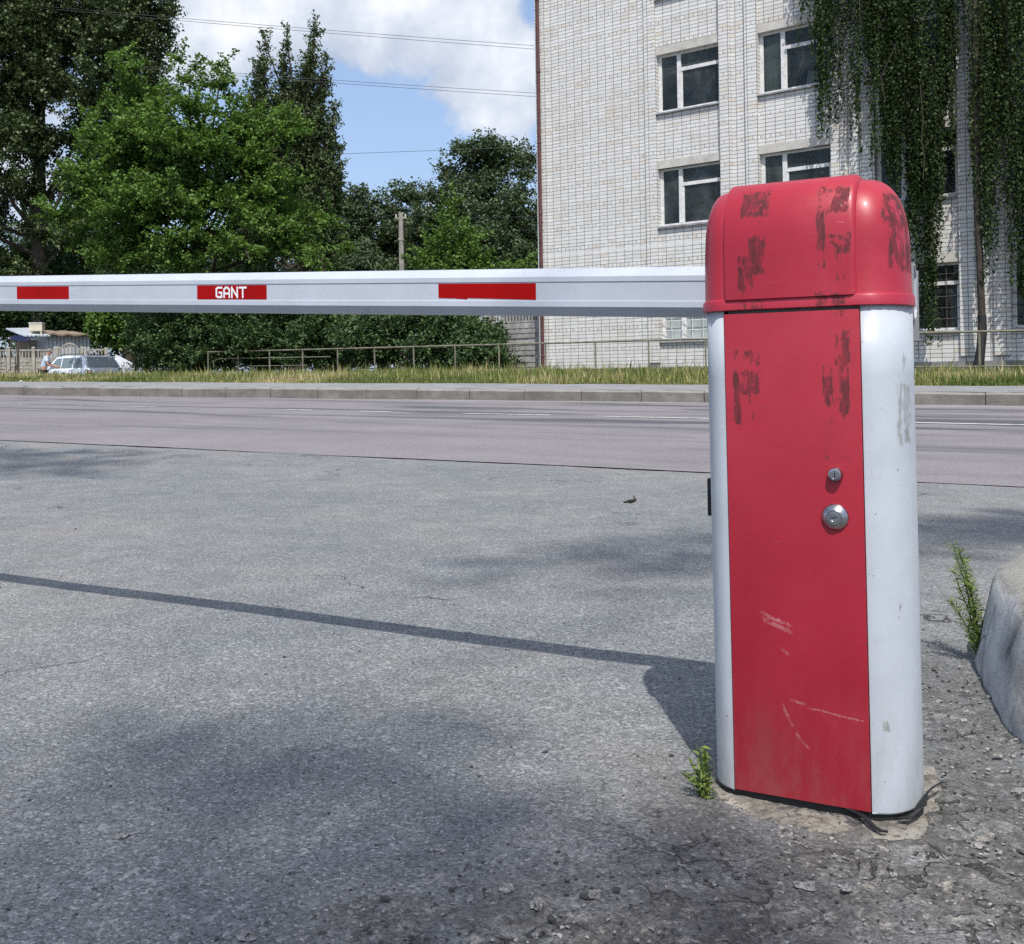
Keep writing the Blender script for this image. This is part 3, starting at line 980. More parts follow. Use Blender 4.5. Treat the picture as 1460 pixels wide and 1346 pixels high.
def glass_mat(tint=0.0):
    t = NT('window_glass')
    tr = t.n('ShaderNodeBsdfTransparent'); tr.inputs[0].default_value = (0.66, 0.70, 0.68, 1)
    gl = t.n('ShaderNodeBsdfGlossy'); gl.inputs['Roughness'].default_value = 0.03
    gl.inputs['Color'].default_value = (0.62, 0.68, 0.66, 1)
    lw = t.n('ShaderNodeFresnel'); lw.inputs[0].default_value = 1.45
    t.l(t.bump(t.noise(t.coord(), 1.3, 3), 0.35, 0.2), gl.inputs['Normal'])
    ms = t.n('ShaderNodeMixShader')
    t.l(t.math('ADD', t.math('MULTIPLY', lw.outputs[0], 0.75), t.math('MULTIPLY', t.smooth(t.noise(t.coord(), 1.1, 4, 0.6), 0.45, 0.75), 0.035), clamp=True), ms.inputs[0])
    t.l(tr.outputs[0], ms.inputs[1]); t.l(gl.outputs[0], ms.inputs[2])
    df = t.n('ShaderNodeBsdfDiffuse'); df.inputs[0].default_value = (0.42, 0.46, 0.45, 1)
    m2 = t.n('ShaderNodeMixShader')
    t.l(t.ramp(t.noise(t.mapping(t.coord(), scale=(1, 1, 0.7)), 0.9, 6, 0.65, 0.8), [(0.38, 0.015), (0.55, 0.06), (0.75, 0.17)]), m2.inputs[0])
    t.l(ms.outputs[0], m2.inputs[1]); t.l(df.outputs[0], m2.inputs[2]); t.l(m2.outputs[0], t.out.inputs[0])
    return t.mat
M['glass'] = glass_mat()
M['milky'] = simple('whitewashed_glass', (0.36, 0.40, 0.39), 0.3, 0, 0.25, 3)

BYAW = -math.atan2(0.588, 0.809)
BO = Vector((0.0285 * 29.0, 29.0, 0.0))
bld = empty('office_building', BO, BYAW, 'long white brick block of several storeys with a maroon drainpipe at its corner', 'building')
BL, BH, BDp = 24.0, 15.6, 11.0
BAY0, BAYW, PER = 3.80, 1.78, 2.79
SILLS = [1.55, 4.53, 7.50, 10.47, 13.44]
WH = 1.50
bays = [BAY0 + PER * k for k in range(7) if BAY0 + PER * k + BAYW < BL]
xb = uniq([0, BL] + [b for b in bays] + [b + BAYW for b in bays])
zb = uniq([0.2, BH] + [s_ for s_ in SILLS] + [s_ + WH for s_ in SILLS])
wm = MB()
TH = 0.36
for i in range(len(xb) - 1):
    for k in range(len(zb) - 1):
        xm, zm = (xb[i] + xb[i + 1]) / 2, (zb[k] + zb[k + 1]) / 2
        if any(b < xm < b + BAYW for b in bays) and any(s_ < zm < s_ + WH for s_ in SILLS):
            continue
        x0, x1, z0, z1 = xb[i], xb[i + 1], zb[k], zb[k + 1]
        wm.add([(x0, 0, z0), (x1, 0, z0), (x1, 0, z1), (x0, 0, z1)], [(0, 1, 2, 3)])
        wm.add([(x0, TH, z0), (x0, TH, z1), (x1, TH, z1), (x1, TH, z0)], [(0, 1, 2, 3)], 1)
for b in bays:
    for s_ in SILLS:
        x0, x1, z0, z1 = b, b + BAYW, s_, s_ + WH
        wm.add([(x0, 0, z0), (x0, TH, z0), (x0, TH, z1), (x0, 0, z1)], [(0, 1, 2, 3)])
        wm.add([(x1, 0, z0), (x1, 0, z1), (x1, TH, z1), (x1, TH, z0)], [(0, 1, 2, 3)])
        wm.add([(x0, 0, z0), (x1, 0, z0), (x1, TH, z0), (x0, TH, z0)], [(0, 1, 2, 3)])
        wm.add([(x0, 0, z1), (x0, TH, z1), (x1, TH, z1), (x1, 0, z1)], [(0, 1, 2, 3)])
# end wall, far wall, roof slab and floors
wm.add([(0, 0, 0.2), (0, BDp, 0.2), (0, BDp, BH), (0, 0, BH)], [(0, 1, 2, 3)])
wm.add([(BL, 0, 0.2), (BL, BDp, 0.2), (BL, BDp, BH), (BL, 0, BH)], [(0, 3, 2, 1)])
wm.add([(0, BDp, 0.2), (BL, BDp, 0.2), (BL, BDp, BH), (0, BDp, BH)], [(0, 3, 2, 1)])
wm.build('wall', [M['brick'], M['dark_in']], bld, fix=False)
fl = MB()
for zf in (1.0, 4.0, 6.98, 9.95, 12.9):
    fl.box(0.05, BL - 0.05, TH + 0.01, BDp - 0.05, zf - 0.18, zf)
fl.box(0.05, BL - 0.05, 4.2, 4.35, 1.0, BH - 0.1)
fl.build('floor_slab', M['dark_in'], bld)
rf = MB(); rf.box(-0.35, BL + 0.35, -0.4, BDp + 0.35, BH, BH + 0.3)
rf.build('roof', M['concrete'], bld)
# brick piers standing proud of the wall
def pier(x0, x1, z0, d=0.075):
    mb = MB(); mb.box(x0, x1, -d, 0.0015, z0, BH - 0.002)
    return mb.build('pier', M['brick'], bld)
pier(0.0, 0.34, 0.2, 0.055)
for b in bays:
    pier(b - 0.32, b - 0.003, 0.98)
    pier(b + BAYW + 0.003, b + BAYW + 0.31, 0.98)
pl = MB(); pl.box(0.36, BL, -0.10, -0.0015, 0.15, 0.86)
pl.build('plinth', M['plinth'], bld)
dp = MB()
dp.tube([(0.155, -0.135, 0.75), (0.155, -0.135, BH - 0.1)], 0.05, 12)
for zc_ in (1.2, 3.2, 5.2, 7.2, 9.2, 11.2, 13.2):
    dp.lathe([(0.056, zc_), (0.060, zc_ + 0.01), (0.060, zc_ + 0.05), (0.056, zc_ + 0.06)], 12, 'z', (0.155, -0.135, 0))
dp.box(0.13, 0.18, -0.14, -0.04, 5.0, 5.03)
dp.build('drainpipe', M['pipe'], bld, smooth=True)
for i, b in enumerate(bays):
    for k, s_ in enumerate(SILLS):
        x0, x1, z0, z1 = b + 0.004, b + BAYW - 0.004, s_ + 0.004, s_ + WH - 0.004
        fr = MB()
        y0, y1 = 0.11, 0.17
        fw = 0.055
        xm = x0 + 0.335 * (x1 - x0)
        zt_ = z0 + 0.70 * (z1 - z0)
        fr.box(x0, x1, y0, y1, z0, z0 + fw); fr.box(x0, x1, y0, y1, z1 - fw, z1)
        fr.box(x0, x0 + fw, y0 + .001, y1 - .001, z0 + fw, z1 - fw); fr.box(x1 - fw, x1, y0 + .001, y1 - .001, z0 + fw, z1 - fw)
        fr.box(xm - 0.055, xm + 0.055, y0 - 0.006, y1, z0 + fw, z1 - fw)
        fr.box(xm + 0.055, x1 - fw, y0 - 0.003, y1, zt_ - 0.045, zt_ + 0.045)
        fr.box(x0 + fw, x0 + fw + 0.035, y0 + 0.012, y1 - 0.01, z0 + fw, z1 - fw)
        for (xa, xb_) in ((xm + 0.055, xm + 0.09), (x1 - fw - 0.035, x1 - fw)):
            fr.box(xa, xb_, y0 + 0.012, y1 - 0.01, z0 + fw, zt_ - 0.045)
        wn_ = fr.build('window', M['frame'], bld)
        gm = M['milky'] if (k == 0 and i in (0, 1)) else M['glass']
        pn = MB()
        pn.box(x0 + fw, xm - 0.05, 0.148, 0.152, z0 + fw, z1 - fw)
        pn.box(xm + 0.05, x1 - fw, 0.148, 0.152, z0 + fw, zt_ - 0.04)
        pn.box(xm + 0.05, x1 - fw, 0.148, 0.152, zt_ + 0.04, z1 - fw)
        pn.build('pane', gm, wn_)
        li = MB(); li.box(b - 0.0, b + BAYW, -0.012, -0.0015, s_ + WH + 0.0, s_ + WH + 0.21)
        li.build('lintel', M['concrete'], wn_)
        si = MB()
        si.add([(b - 0.01, 0.115, s_ + 0.02), (b + BAYW + 0.01, 0.115, s_ + 0.02), (b + BAYW + 0.01, -0.075, s_ - 0.025), (b - 0.01, -0.075, s_ - 0.025),
                (b - 0.01, 0.115, s_ + 0.004), (b + BAYW + 0.01, 0.115, s_ + 0.004), (b + BAYW + 0.01, -0.075, s_ - 0.06), (b - 0.01, -0.075, s_ - 0.06)],
               [(0, 1, 2, 3), (7, 6, 5, 4), (3, 2, 6, 7), (0, 3, 7, 4), (1, 0, 4, 5), (2, 1, 5, 6)])
        si.build('sill', M['tin'], wn_)
        if k == 0:
            gr = MB()
            for q_ in range(1, 6):
                xx = x0 + (x1 - x0) * q_ / 6
                gr.tube([(xx, 0.06, z0 + 0.02), (xx, 0.06, z1 - 0.02)], 0.009, 5)
            for q_ in range(1, 6):
                zz = z0 + (z1 - z0) * q_ / 6
                gr.tube([(x0, 0.05, zz), (x1, 0.05, zz)], 0.009, 5)
            gr.build('grille', M['frame'] if i < 2 else M['iron'], wn_)
        if (i, k) in ((1, 2), (3, 1), (2, 2), (4, 2)):
            cu = MB(); vs = []; nn_ = 30
            xa, xb_ = (x0 + 0.06, x0 + 0.50) if i == 1 else (x0 + 0.08, x1 - 0.4)
            for q_ in range(nn_ + 1):
                xx = xa + (xb_ - xa) * q_ / nn_
                yy = 0.30 + 0.025 * math.sin(q_ * 1.7)
                vs += [(xx, yy, z0 + 0.02), (xx, yy, z1 - 0.04)]
            cu.add(vs, [(2 * q_, 2 * q_ + 2, 2 * q_ + 3, 2 * q_ + 1) for q_ in range(nn_)])
            cu.build('curtain', M['curtain'], wn_, fix=False)
        if (i, k) == (1, 2):
            pp = MB(); pp.add([(xm + 0.50, 0.24, z0 + 0.06), (xm + 0.95, 0.24, z0 + 0.06), (xm + 0.92, 0.27, z0 + 0.42), (xm + 0.72, 0.26, z0 + 0.36), (xm + 0.56, 0.28, z0 + 0.44),
                              (xm + 0.50, 0.25, z0 + 0.06), (xm + 0.95, 0.25, z0 + 0.06), (xm + 0.92, 0.28, z0 + 0.42), (xm + 0.72, 0.27, z0 + 0.36), (xm + 0.56, 0.29, z0 + 0.44)],
                             [(0, 1, 2, 3, 4), (9, 8, 7, 6, 5)])
            pp.build('paper_sheet', M['curtain'], wn_, fix=False)

# ------------------------------------------------------------------ railing in front of the building
M['rail'] = simple('olive_rail_paint', (0.20, 0.19, 0.145), 0.7, 0.3, 0.35, 6)
RA = Vector((2.13, 26.0, 0)); RD = Vector((0.824, -0.567, 0))
def railz(t_): # ground height under the railing
    p = RA + RD * t_
    return terr(p.x, p.y)
rl = empty('railing', (RA.x, RA.y, railz(0)), 0, 'low olive iron railing running along the grass in front of building and bushes', 'railing')
def rp(t_, h):
    p = RA + RD * t_
    base = 0.735 - 0.0085 * t_
    return Vector((p.x - RA.x, p.y - RA.y, base + h - railz(0)))
t0, t1 = -15.0, 12.0
mb = MB(); mb.tube([rp(-15.0, 0.79), rp(-8, 0.785), rp(0, 0.785), rp(6, 0.80), rp(t1, 0.78)], 0.024, 8)
mb.build('top_rail', M['rail'], rl)
mb = MB(); mb.tube([rp(-1.5, 0.10), rp(4, 0.09), rp(8, 0.08), rp(t1, 0.08)], 0.018, 6)
mb.build('bottom_rail', M['rail'], rl)
mb = MB(); mb.tube([rp(-14.7, 0.25), rp(-14.75, 0.50), rp(-14.4, 0.56), rp(-9.3, 0.55)], 0.015, 6); mb.tube([rp(-13.6, 0.26), rp(-13.0, 0.30), rp(-10.3, 0.30)], 0.013, 6)
mb.build('mid_rail', M['rail'], rl)
tt = t0
while tt < t1:
    mb = MB(); mb.tube([rp(tt, -0.25), rp(tt, 0.785)], 0.024, 6)
    mb.build('post', M['rail'], rl)
    tt += 1.5

# ------------------------------------------------------------------ leaves
def leaf_mat(name, dark, light, trans=0.24, rough=0.6, spec=0.15):
    t = NT(name)
    at = t.n('ShaderNodeAttribute'); at.attribute_name = 'leaf_tint'
    col = t.ramp(at.outputs['Fac'], [(0.0, dark), (1.0, light)])
    p = t.n('ShaderNodeBsdfPrincipled')
    t.l(col, p.inputs['Base Color'])
    p.inputs['Roughness'].default_value = rough
    p.inputs['Specular IOR Level'].default_value = spec
    tl = t.n('ShaderNodeBsdfTranslucent')
    tc = t.mix(1.0, col, (1.15, 1.25, 0.5, 1), 'MULTIPLY')
    t.l(tc, tl.inputs[0])
    ms = t.n('ShaderNodeMixShader'); ms.inputs[0].default_value = trans
    t.l(p.outputs[0], ms.inputs[1]); t.l(tl.outputs[0], ms.inputs[2]); t.l(ms.outputs[0], t.out.inputs[0])
    return t.mat
M['leaf_lime'] = leaf_mat('bright_green_leaf', (0.050, 0.108, 0.026), (0.172, 0.278, 0.078), 0.30)
M['leaf_poplar'] = leaf_mat('poplar_leaf', (0.032, 0.056, 0.022), (0.122, 0.160, 0.066), 0.15, 0.5, 0.3)
M['leaf_dark'] = leaf_mat('dark_green_leaf', (0.034, 0.068, 0.028), (0.092, 0.150, 0.064), 0.24)
M['leaf_far'] = leaf_mat('far_tree_leaf', (0.056, 0.088, 0.056), (0.145, 0.188, 0.112), 0.22, 0.7, 0.1)
M['leaf_birch'] = leaf_mat('birch_leaf', (0.014, 0.029, 0.011), (0.084, 0.124, 0.046), 0.28)  # low albedo stands in for shade from a crown above the strands
M['leaf_shrub'] = leaf_mat('shrub_leaf', (0.038, 0.078, 0.034), (0.135, 0.205, 0.095), 0.26)
M['leaf_weed'] = leaf_mat('weed_leaf', (0.060, 0.100, 0.022), (0.19, 0.25, 0.065), 0.3)
M['bark'] = simple('grey_bark', (0.055, 0.047, 0.038), 0.95, 0, 0.4, 7, 0.6, 0.2)
M['bark_birch'] = simple('pale_birch_bark', (0.30, 0.28, 0.25), 0.9, 0, 0.35, 5, 0.4, 0.2)

def leaf_mesh(name, C, L, Wd, mat, parent, up=0.6, droop=0.0, tint=None, dirs=None):
    """C (N,3) leaf centres; one kite-shaped leaf each"""
    N = len(C)
    C = np.asarray(C, float)
    nrm = rng.normal(size=(N, 3)); nrm[:, 2] = np.abs(nrm[:, 2]) * 0.8 + up
    nrm /= np.linalg.norm(nrm, axis=1)[:, None]
    tg = rng.normal(size=(N, 3)) if dirs is None else dirs + rng.normal(size=(N, 3)) * 0.35
    tg[:, 2] -= droop
    tg -= nrm * np.sum(tg * nrm, 1)[:, None]
    tg /= (np.linalg.norm(tg, axis=1)[:, None] + 1e-9)
    bt = np.cross(nrm, tg)
    sc = rng.uniform(0.65, 1.25, N)[:, None]
    l, wv = L * sc, Wd * sc
    fold = nrm * wv * 0.35
    V = np.empty((N, 4, 3))
    V[:, 0] = C - tg * l * 0.5
    V[:, 1] = C + bt * wv * 0.5 - tg * l * 0.06 + fold
    V[:, 2] = C + tg * l * 0.5
    V[:, 3] = C - bt * wv * 0.5 - tg * l * 0.06 + fold
    me = bpy.data.meshes.new(name)
    me.vertices.add(N * 4); me.vertices.foreach_set('co', V.ravel())
    me.loops.add(N * 4); me.loops.foreach_set('vertex_index', np.arange(N * 4, dtype=np.int32))
    me.polygons.add(N); me.polygons.foreach_set('loop_start', np.arange(0, N * 4, 4, dtype=np.int32))
    me.update(calc_edges=True)
    at = me.attributes.new('leaf_tint', 'FLOAT', 'FACE')
    tv = np.clip(rng.normal(0.5, 0.22, N) if tint is None else tint + rng.normal(0, 0.15, N), 0, 1)
    at.data.foreach_set('value', tv.astype(np.float32))
    return link_mesh(name, me, mat, parent)

def clumpify(blobs, n, lo=0.26, hi=0.42, flat=0.62, front=0.35):
    """break big crown masses into separate leaf clumps with gaps between them"""
    vol = np.array([b[3] * b[4] * b[5] for b in blobs]) ** 0.7
    vol /= vol.sum()
    out_ = []
    for b, f in zip(blobs, vol):
        k = max(2, int(round(n * f)))
        for i in range(k):
            d = unit(rng.normal(size=3))
            if d[1] > 0 and rng.random() < front: d[1] = -d[1]
            rr = rng.uniform(0.35, 0.98) ** 0.7
            m = (b[3] * b[4] * b[5]) ** (1 / 3)
            r_ = rng.uniform(lo, hi) * m
            out_.append((b[0] + d[0] * b[3] * rr, b[1] + d[1] * b[4] * rr, b[2] + d[2] * b[5] * rr, r_, r_, r_ * flat))
    return out_

def unit(a):
    return a / (np.linalg.norm(a, axis=-1, keepdims=True) + 1e-9)

def blob_twigs(blobs, n, base_z, twig_len, inner=0.45):
    """twigs starting inside each ellipsoid and growing outwards/upwards; returns start, end arrays"""
    vol = np.array([b[3] * b[4] * b[5] for b in blobs]) ** 0.75
    vol /= vol.sum()
    S, E_ = [], []
    for b, f in zip(blobs, vol):
        k = max(4, int(n * f))
        d = unit(rng.normal(size=(k, 3)))
        r = inner + (1.0 - inner) * rng.uniform(0, 1, k) ** 0.55
        c = np.array(b[:3]); ra = np.array(b[3:6])
        p = c + d * ra * r[:, None]
        g = unit(d * np.array([1, 1, 0.55]) + np.array([0, 0, 0.35]) + rng.normal(size=(k, 3)) * 0.35)
        ln = twig_len * rng.uniform(0.6, 1.35, k)[:, None]
        S.append(p - g * ln * 0.5); E_.append(p + g * ln * 0.5)
    S = np.concatenate(S); E_ = np.concatenate(E_)
    ok = (S[:, 2] > base_z)
    return S[ok], E_[ok]

def leaves_on_twigs(S, E_, per, lat, ver, tvar=0.20):
    n = len(S)
    t_ = rng.uniform(0.0, 1.08, (n, per)) ** 0.8
    d = (E_ - S)[:, None, :]
    p = S[:, None, :] + d * t_[..., None]
    side = np.stack([-(E_ - S)[:, 1], (E_ - S)[:, 0], np.zeros(n)], -1)
    side = unit(side)[:, None, :]
    taper = (1.1 - 0.75 * t_)[..., None]
    p = p + side * (rng.normal(0, lat, (n, per))[..., None] * taper) + rng.normal(0, ver, (n, per, 3)) * np.array([0.6, 0.6, 1.0])
    tint = np.repeat(np.clip(rng.normal(0.5, tvar, n), 0.05, 0.95)[:, None], per, 1)
    return p.reshape(-1, 3), tint.reshape(-1)

def wood_parts(mb, base, top, r0, blobs, S, E_, twig_r, k_twigs, lean=None):
    """trunk, a limb to every blob, then a share of the twigs"""
    base = Vector(base); top = Vector(top)
    pts = [base.lerp(top, f) + Vector((0.12 * math.sin(f * 5 + base.x), 0.12 * math.cos(f * 4 + base.y), 0)) * (0.4 if 0 < f < 1 else 0) for f in (0, 0.03, 0.12, 0.3, 0.5, 0.7, 0.85, 1.0)]
    mb.tube(pts, [r0 * 1.45, r0 * 1.15, r0, r0 * 0.82, r0 * 0.62, r0 * 0.4, r0 * 0.22, r0 * 0.06], 10)
    for b in (blobs if len(blobs) < 60 else [blobs[i] for i in rng.choice(len(blobs), 26, replace=False)]):
        c = Vector(b[:3])
        f = min(0.9, max(0.18, (c.z - base.z) / max(0.1, (top.z - base.z)) * 0.72))
        a = base.lerp(top, f)
        m = a.lerp(c, 0.5) + Vector((random.uniform(-.2, .2), random.uniform(-.2, .2), -0.06 * (c - a).length))
        e_ = c + (c - a) * 0.03
        rr = r0 * (0.42 - 0.25 * f)
        mb.tube([a, m, c, e_], [rr, rr * 0.7, rr * 0.45, rr * 0.15], 6)
    n = len(S)
    if n and k_twigs:
        ctr = np.array([b[:3] for b in blobs])
        for i in rng.choice(n, min(n, k_twigs), replace=False):
            j = int(np.argmin(((ctr - S[i]) ** 2).sum(1)))
            s0 = Vector(S[i]); c = Vector(ctr[j])
            st = c.lerp(s0, 0.35)
            mb.tube([st, s0, Vector(E_[i])], [twig_r * 1.6, twig_r, twig_r * 0.3], 4, cap=False)

def tree(name, base, top, r0, blobs, ntw, per, twig_len, lat, ver, L, Wd, leaf, label, cat, group=None, bark=None, ktw=250, base_z=-9, inner=0.45, up=0.6, twig_r=0.018, droop=0.1):
    root = empty(name, base, 0, label, cat, group)
    o = Vector(base)
    lb = [(b[0] - o.x, b[1] - o.y, b[2] - o.z, b[3], b[4], b[5]) for b in blobs]
    S, E_ = blob_twigs(lb, ntw, base_z - o.z, twig_len, inner)
    mb = MB(); wood_parts(mb, (0, 0, -0.1), Vector(top) - o, r0, lb, S, E_, twig_r, ktw)
    mb.build('trunk', bark or M['bark'], root, smooth=True, fix=False)
    C, ti = leaves_on_twigs(S, E_, per, lat, ver)
    leaf_mesh('crown', C, L, Wd, leaf, root, up=up, tint=ti, droop=droop)
    return root

def pb(px, py, Y, rpx, rpy, rdepth=None):
    """ellipsoid seen at a photo pixel with pixel radii, at depth Y"""
    p = P(px, py, Y)
    rx, rz = rpx * Y / F, rpy * Y / F
    return (p.x, p.y, p.z, rx, rdepth if rdepth else rx, rz)
def foot(px, Y, dz=0.0):
    w_, _ = ray(px, 530)
    return (w_ * Y, Y, terr(w_ * Y, Y) + dz)

# bright broad tree, left of the middle
Y = 37.0
bl = [pb(290, 230, Y, 105, 95, 2.4), pb(180, 190, Y - .6, 70, 80), pb(215, 115, Y, 48, 48), pb(300, 125, Y + .4, 42, 45), pb(155, 290, Y - .8, 82, 48), pb(255, 300, Y - 1.5, 95, 55),
      pb(385, 230, Y + .3, 62, 70), pb(420, 300, Y, 68, 60), pb(350, 330, Y - 1.2, 85, 50), pb(150, 350, Y - .6, 72, 34), pb(440, 355, Y - .5, 55, 40), pb(240, 365, Y - 1.0, 90, 36), pb(262, 88, Y + .2, 16, 42),
      pb(305, 92, Y + .2, 14, 36), pb(178, 95, Y, 20, 34), pb(140, 160, Y, 22, 30), pb(410, 165, Y + .5, 34, 38), pb(355, 165, Y + .3, 45, 45)]
tree('broadleaf_tree', foot(285, Y), P(270, 110, Y), 0.26, clumpify(bl, 150, 0.24, 0.40, 0.50), 2100, 54, 1.15, 0.17, 0.05, 0.135, 0.09, M['leaf_lime'],
     'bright green broad bushy tree standing between the dark poplars and the boom', 'tree', ktw=420, inner=0.15)

# tall poplars at the far left
Y = 57.0
bl = []
for (px, py, rx, ry) in ((60, -330, 95, 110), (40, -200, 110, 110), (90, -120, 110, 100), (10, -60, 80, 100), (70, 10, 115, 90), (10, 90, 80, 80), (120, 80, 70, 80), (60, 150, 90, 80), (130, 180, 55, 60), (15, 215, 75, 70),
                         (95, 240, 70, 60), (50, 300, 80, 55), (5, 345, 70, 50), (110, 320, 50, 50), (30, 390, 75, 40), (-60, 60, 80, 130), (-70, 250, 80, 120)):
    bl.append(pb(px, py, Y + random.uniform(-1.2, 1.2), rx, ry))
tree('poplar_tree', foot(52, Y), P(60, -380, Y), 0.42, clumpify(bl, 400, 0.24, 0.38, 0.9), 6200, 40, 1.2, 0.18, 0.12, 0.185, 0.14, M['leaf_poplar'],
     'tall dark poplar filling the left edge, the widest and nearest of the poplars', 'tree', 'tall poplars on the left', ktw=500, inner=0.35, up=0.3, droop=0.5)
Y = 60.0
bl = []
for (px, py, rx, ry) in ((190, -260, 50, 90), (200, -150, 52, 90), (188, -60, 55, 90), (205, 20, 42, 80), (175, 90, 48, 80), (205, 150, 36, 60), (160, 200, 45, 70), (150, 300, 50, 70), (190, 240, 40, 60)):
    bl.append(pb(px, py, Y + random.uniform(-.8, .8), rx, ry))
tree('poplar_tree', foot(182, Y), P(195, -340, Y), 0.34, bl, 2600, 40, 1.5, 0.20, 0.13, 0.185, 0.14, M['leaf_poplar'],
     'narrower dark poplar rising straight behind the bright green tree out of the frame', 'tree', 'tall poplars on the left', ktw=250, inner=0.3, up=0.3, droop=0.5)
# pyramid poplar behind the bright tree: several leaning plumes
Y = 62.0
bl = []
for (bx, by, tx, ty, wd) in ((352, 330, 378, 62, 20), (385, 330, 410, 66, 20), (408, 340, 449, 44, 22), (430, 330, 466, 92, 18), (448, 340, 478, 160, 16), (462, 350, 486, 230, 12), (395, 300, 425, 120, 22)):
    for k in range(7):
        f = k / 6
        bl.append(pb(bx + (tx - bx) * f, by + (ty - by) * f, Y + random.uniform(-.6, .6), wd * (1.25 - 1.05 * f ** 1.7), 30))
tree('poplar_tree', foot(415, Y), P(440, 60, Y), 0.36, bl, 7000, 22, 0.9, 0.09, 0.08, 0.17, 0.11, M['leaf_poplar'],
     'pyramid poplar of several pointed plumes leaning right against the sky', 'tree', None, ktw=150, inner=0.2, up=0.2)
# round trees beyond
Y = 74.0
bl = [pb(690, 240, Y, 52, 42), pb(650, 250, Y, 36, 36), pb(735, 250, Y, 36, 40), pb(700, 300, Y - 1, 62, 42), pb(640, 315, Y - 1, 44, 44), pb(750, 310, Y - 1, 40, 46), pb(690, 355, Y - 1.5, 80, 42), pb(620, 360, Y, 44, 40), pb(700, 215, Y, 26, 18), pb(665, 222, Y, 22, 18), pb(760, 370, Y, 40, 40), pb(700, 415, Y, 100, 45), pb(740, 222, Y, 18, 18), pb(622, 292, Y, 30, 30), pb(610, 335, Y, 38, 40), pb(655, 225, Y, 26, 24), pb(720, 215, Y, 28, 24)]
tree('oak_tree', foot(688, Y), P(690, 225, Y), 0.5, clumpify(bl, 200, 0.30, 0.50, 0.75), 3600, 30, 1.1, 0.26, 0.17, 0.22, 0.17, M['leaf_far'],
     'round topped far tree beside the corner of the brick building', 'tree', 'round trees in the distance', ktw=260, inner=0.2, up=0.7)
Y = 80.0
bl = [pb(535, 300, Y, 42, 34), pb(580, 295, Y, 38, 36), pb(500, 320, Y, 36, 38), pb(545, 345, Y, 60, 40), pb(600, 345, Y, 42, 42), pb(480, 370, Y, 60, 42), pb(560, 390, Y, 80, 40), pb(520, 275, Y, 18, 12), pb(575, 268, Y, 20, 12)]
tree('oak_tree', foot(545, Y), P(545, 290, Y), 0.45, clumpify(bl, 150, 0.30, 0.50, 0.75), 2900, 28, 1.1, 0.26, 0.17, 0.23, 0.18, M['leaf_far'],
     'lower far tree to the left of the grey utility pole', 'tree', 'round trees in the distance', ktw=150, inner=0.2, up=0.7)
# young bright tree between pole and building
Y = 38.0
bl = [pb(645, 300, Y, 14, 24), pb(640, 340, Y, 30, 28), pb(670, 355, Y, 30, 26), pb(618, 372, Y, 32, 24), pb(655, 385, Y, 48, 26), pb(690, 390, Y, 30, 20), pb(740, 376, Y, 22, 14), pb(640, 430, Y, 44, 34)]
tree('young_tree', foot(650, Y), P(646, 290, Y), 0.07, bl, 520, 20, 0.75, 0.12, 0.06, 0.13, 0.085, M['leaf_lime'],
     'small pointed bright green tree just right of the grey utility pole', 'tree', None, ktw=80, inner=0.4)

# shrubs behind the railing
shr = [(232, 470, 36, 60, 55, 'leaf_shrub', 'dark shrub nearest the silver car, at the left end of the row of bushes'),
       (290, 472, 34.8, 62, 58, 'leaf_shrub', 'dark shrub behind the left end of the low railing'),
       (375, 468, 33.4, 52, 58, 'leaf_dark', 'deeply shaded dark shrub right of the railing\'s doubled bars'),
       (450, 465, 32.4, 50, 60, 'leaf_dark', 'dark shrub in the middle of the bush row behind the railing'),
       (540, 468, 31.2, 56, 58, 'leaf_shrub', 'wide dark shrub below the red stripe of the boom nearest the cabinet'),
       (625, 475, 30.0, 50, 52, 'leaf_shrub', 'dark shrub second from the concrete panel fence'),
       (682, 496, 29.4, 34, 40, 'leaf_weed', 'low green shrub with pale leaves touching the concrete panel fence')]
for (px, py, Y, rx, ry, lm, lab) in shr:
    Y += 1.3
    f = foot(px, Y)
    bl = [pb(px, py, Y, rx, ry), pb(px - rx * 0.45, py + ry * 0.45, Y - .4, rx * 0.6, ry * 0.55), pb(px + rx * 0.45, py + ry * 0.4, Y - .5, rx * 0.6, ry * 0.6), pb(px + rx * 0.1, py - ry * 0.4, Y, rx * 0.7, ry * 0.55), pb(px, 516, Y - .3, rx * 1.0, 14, 0.7), pb(px + rx * 0.7, 514, Y - .2, rx * 0.6, 14, 0.6)]
    mat = M['leaf_shrub'] if lm == 'leaf_weed' else M[lm]
    tree('shrub', f, (f[0], f[1], f[2] + 1.6), 0.05, clumpify(bl, 46, 0.30, 0.55, 0.75), 900, 26, 0.72, 0.13, 0.06, 0.11, 0.07, mat, lab, 'shrub', 'dark bushes behind the railing', ktw=60, base_z=f[2] + 0.02, inner=0.4, twig_r=0.010)
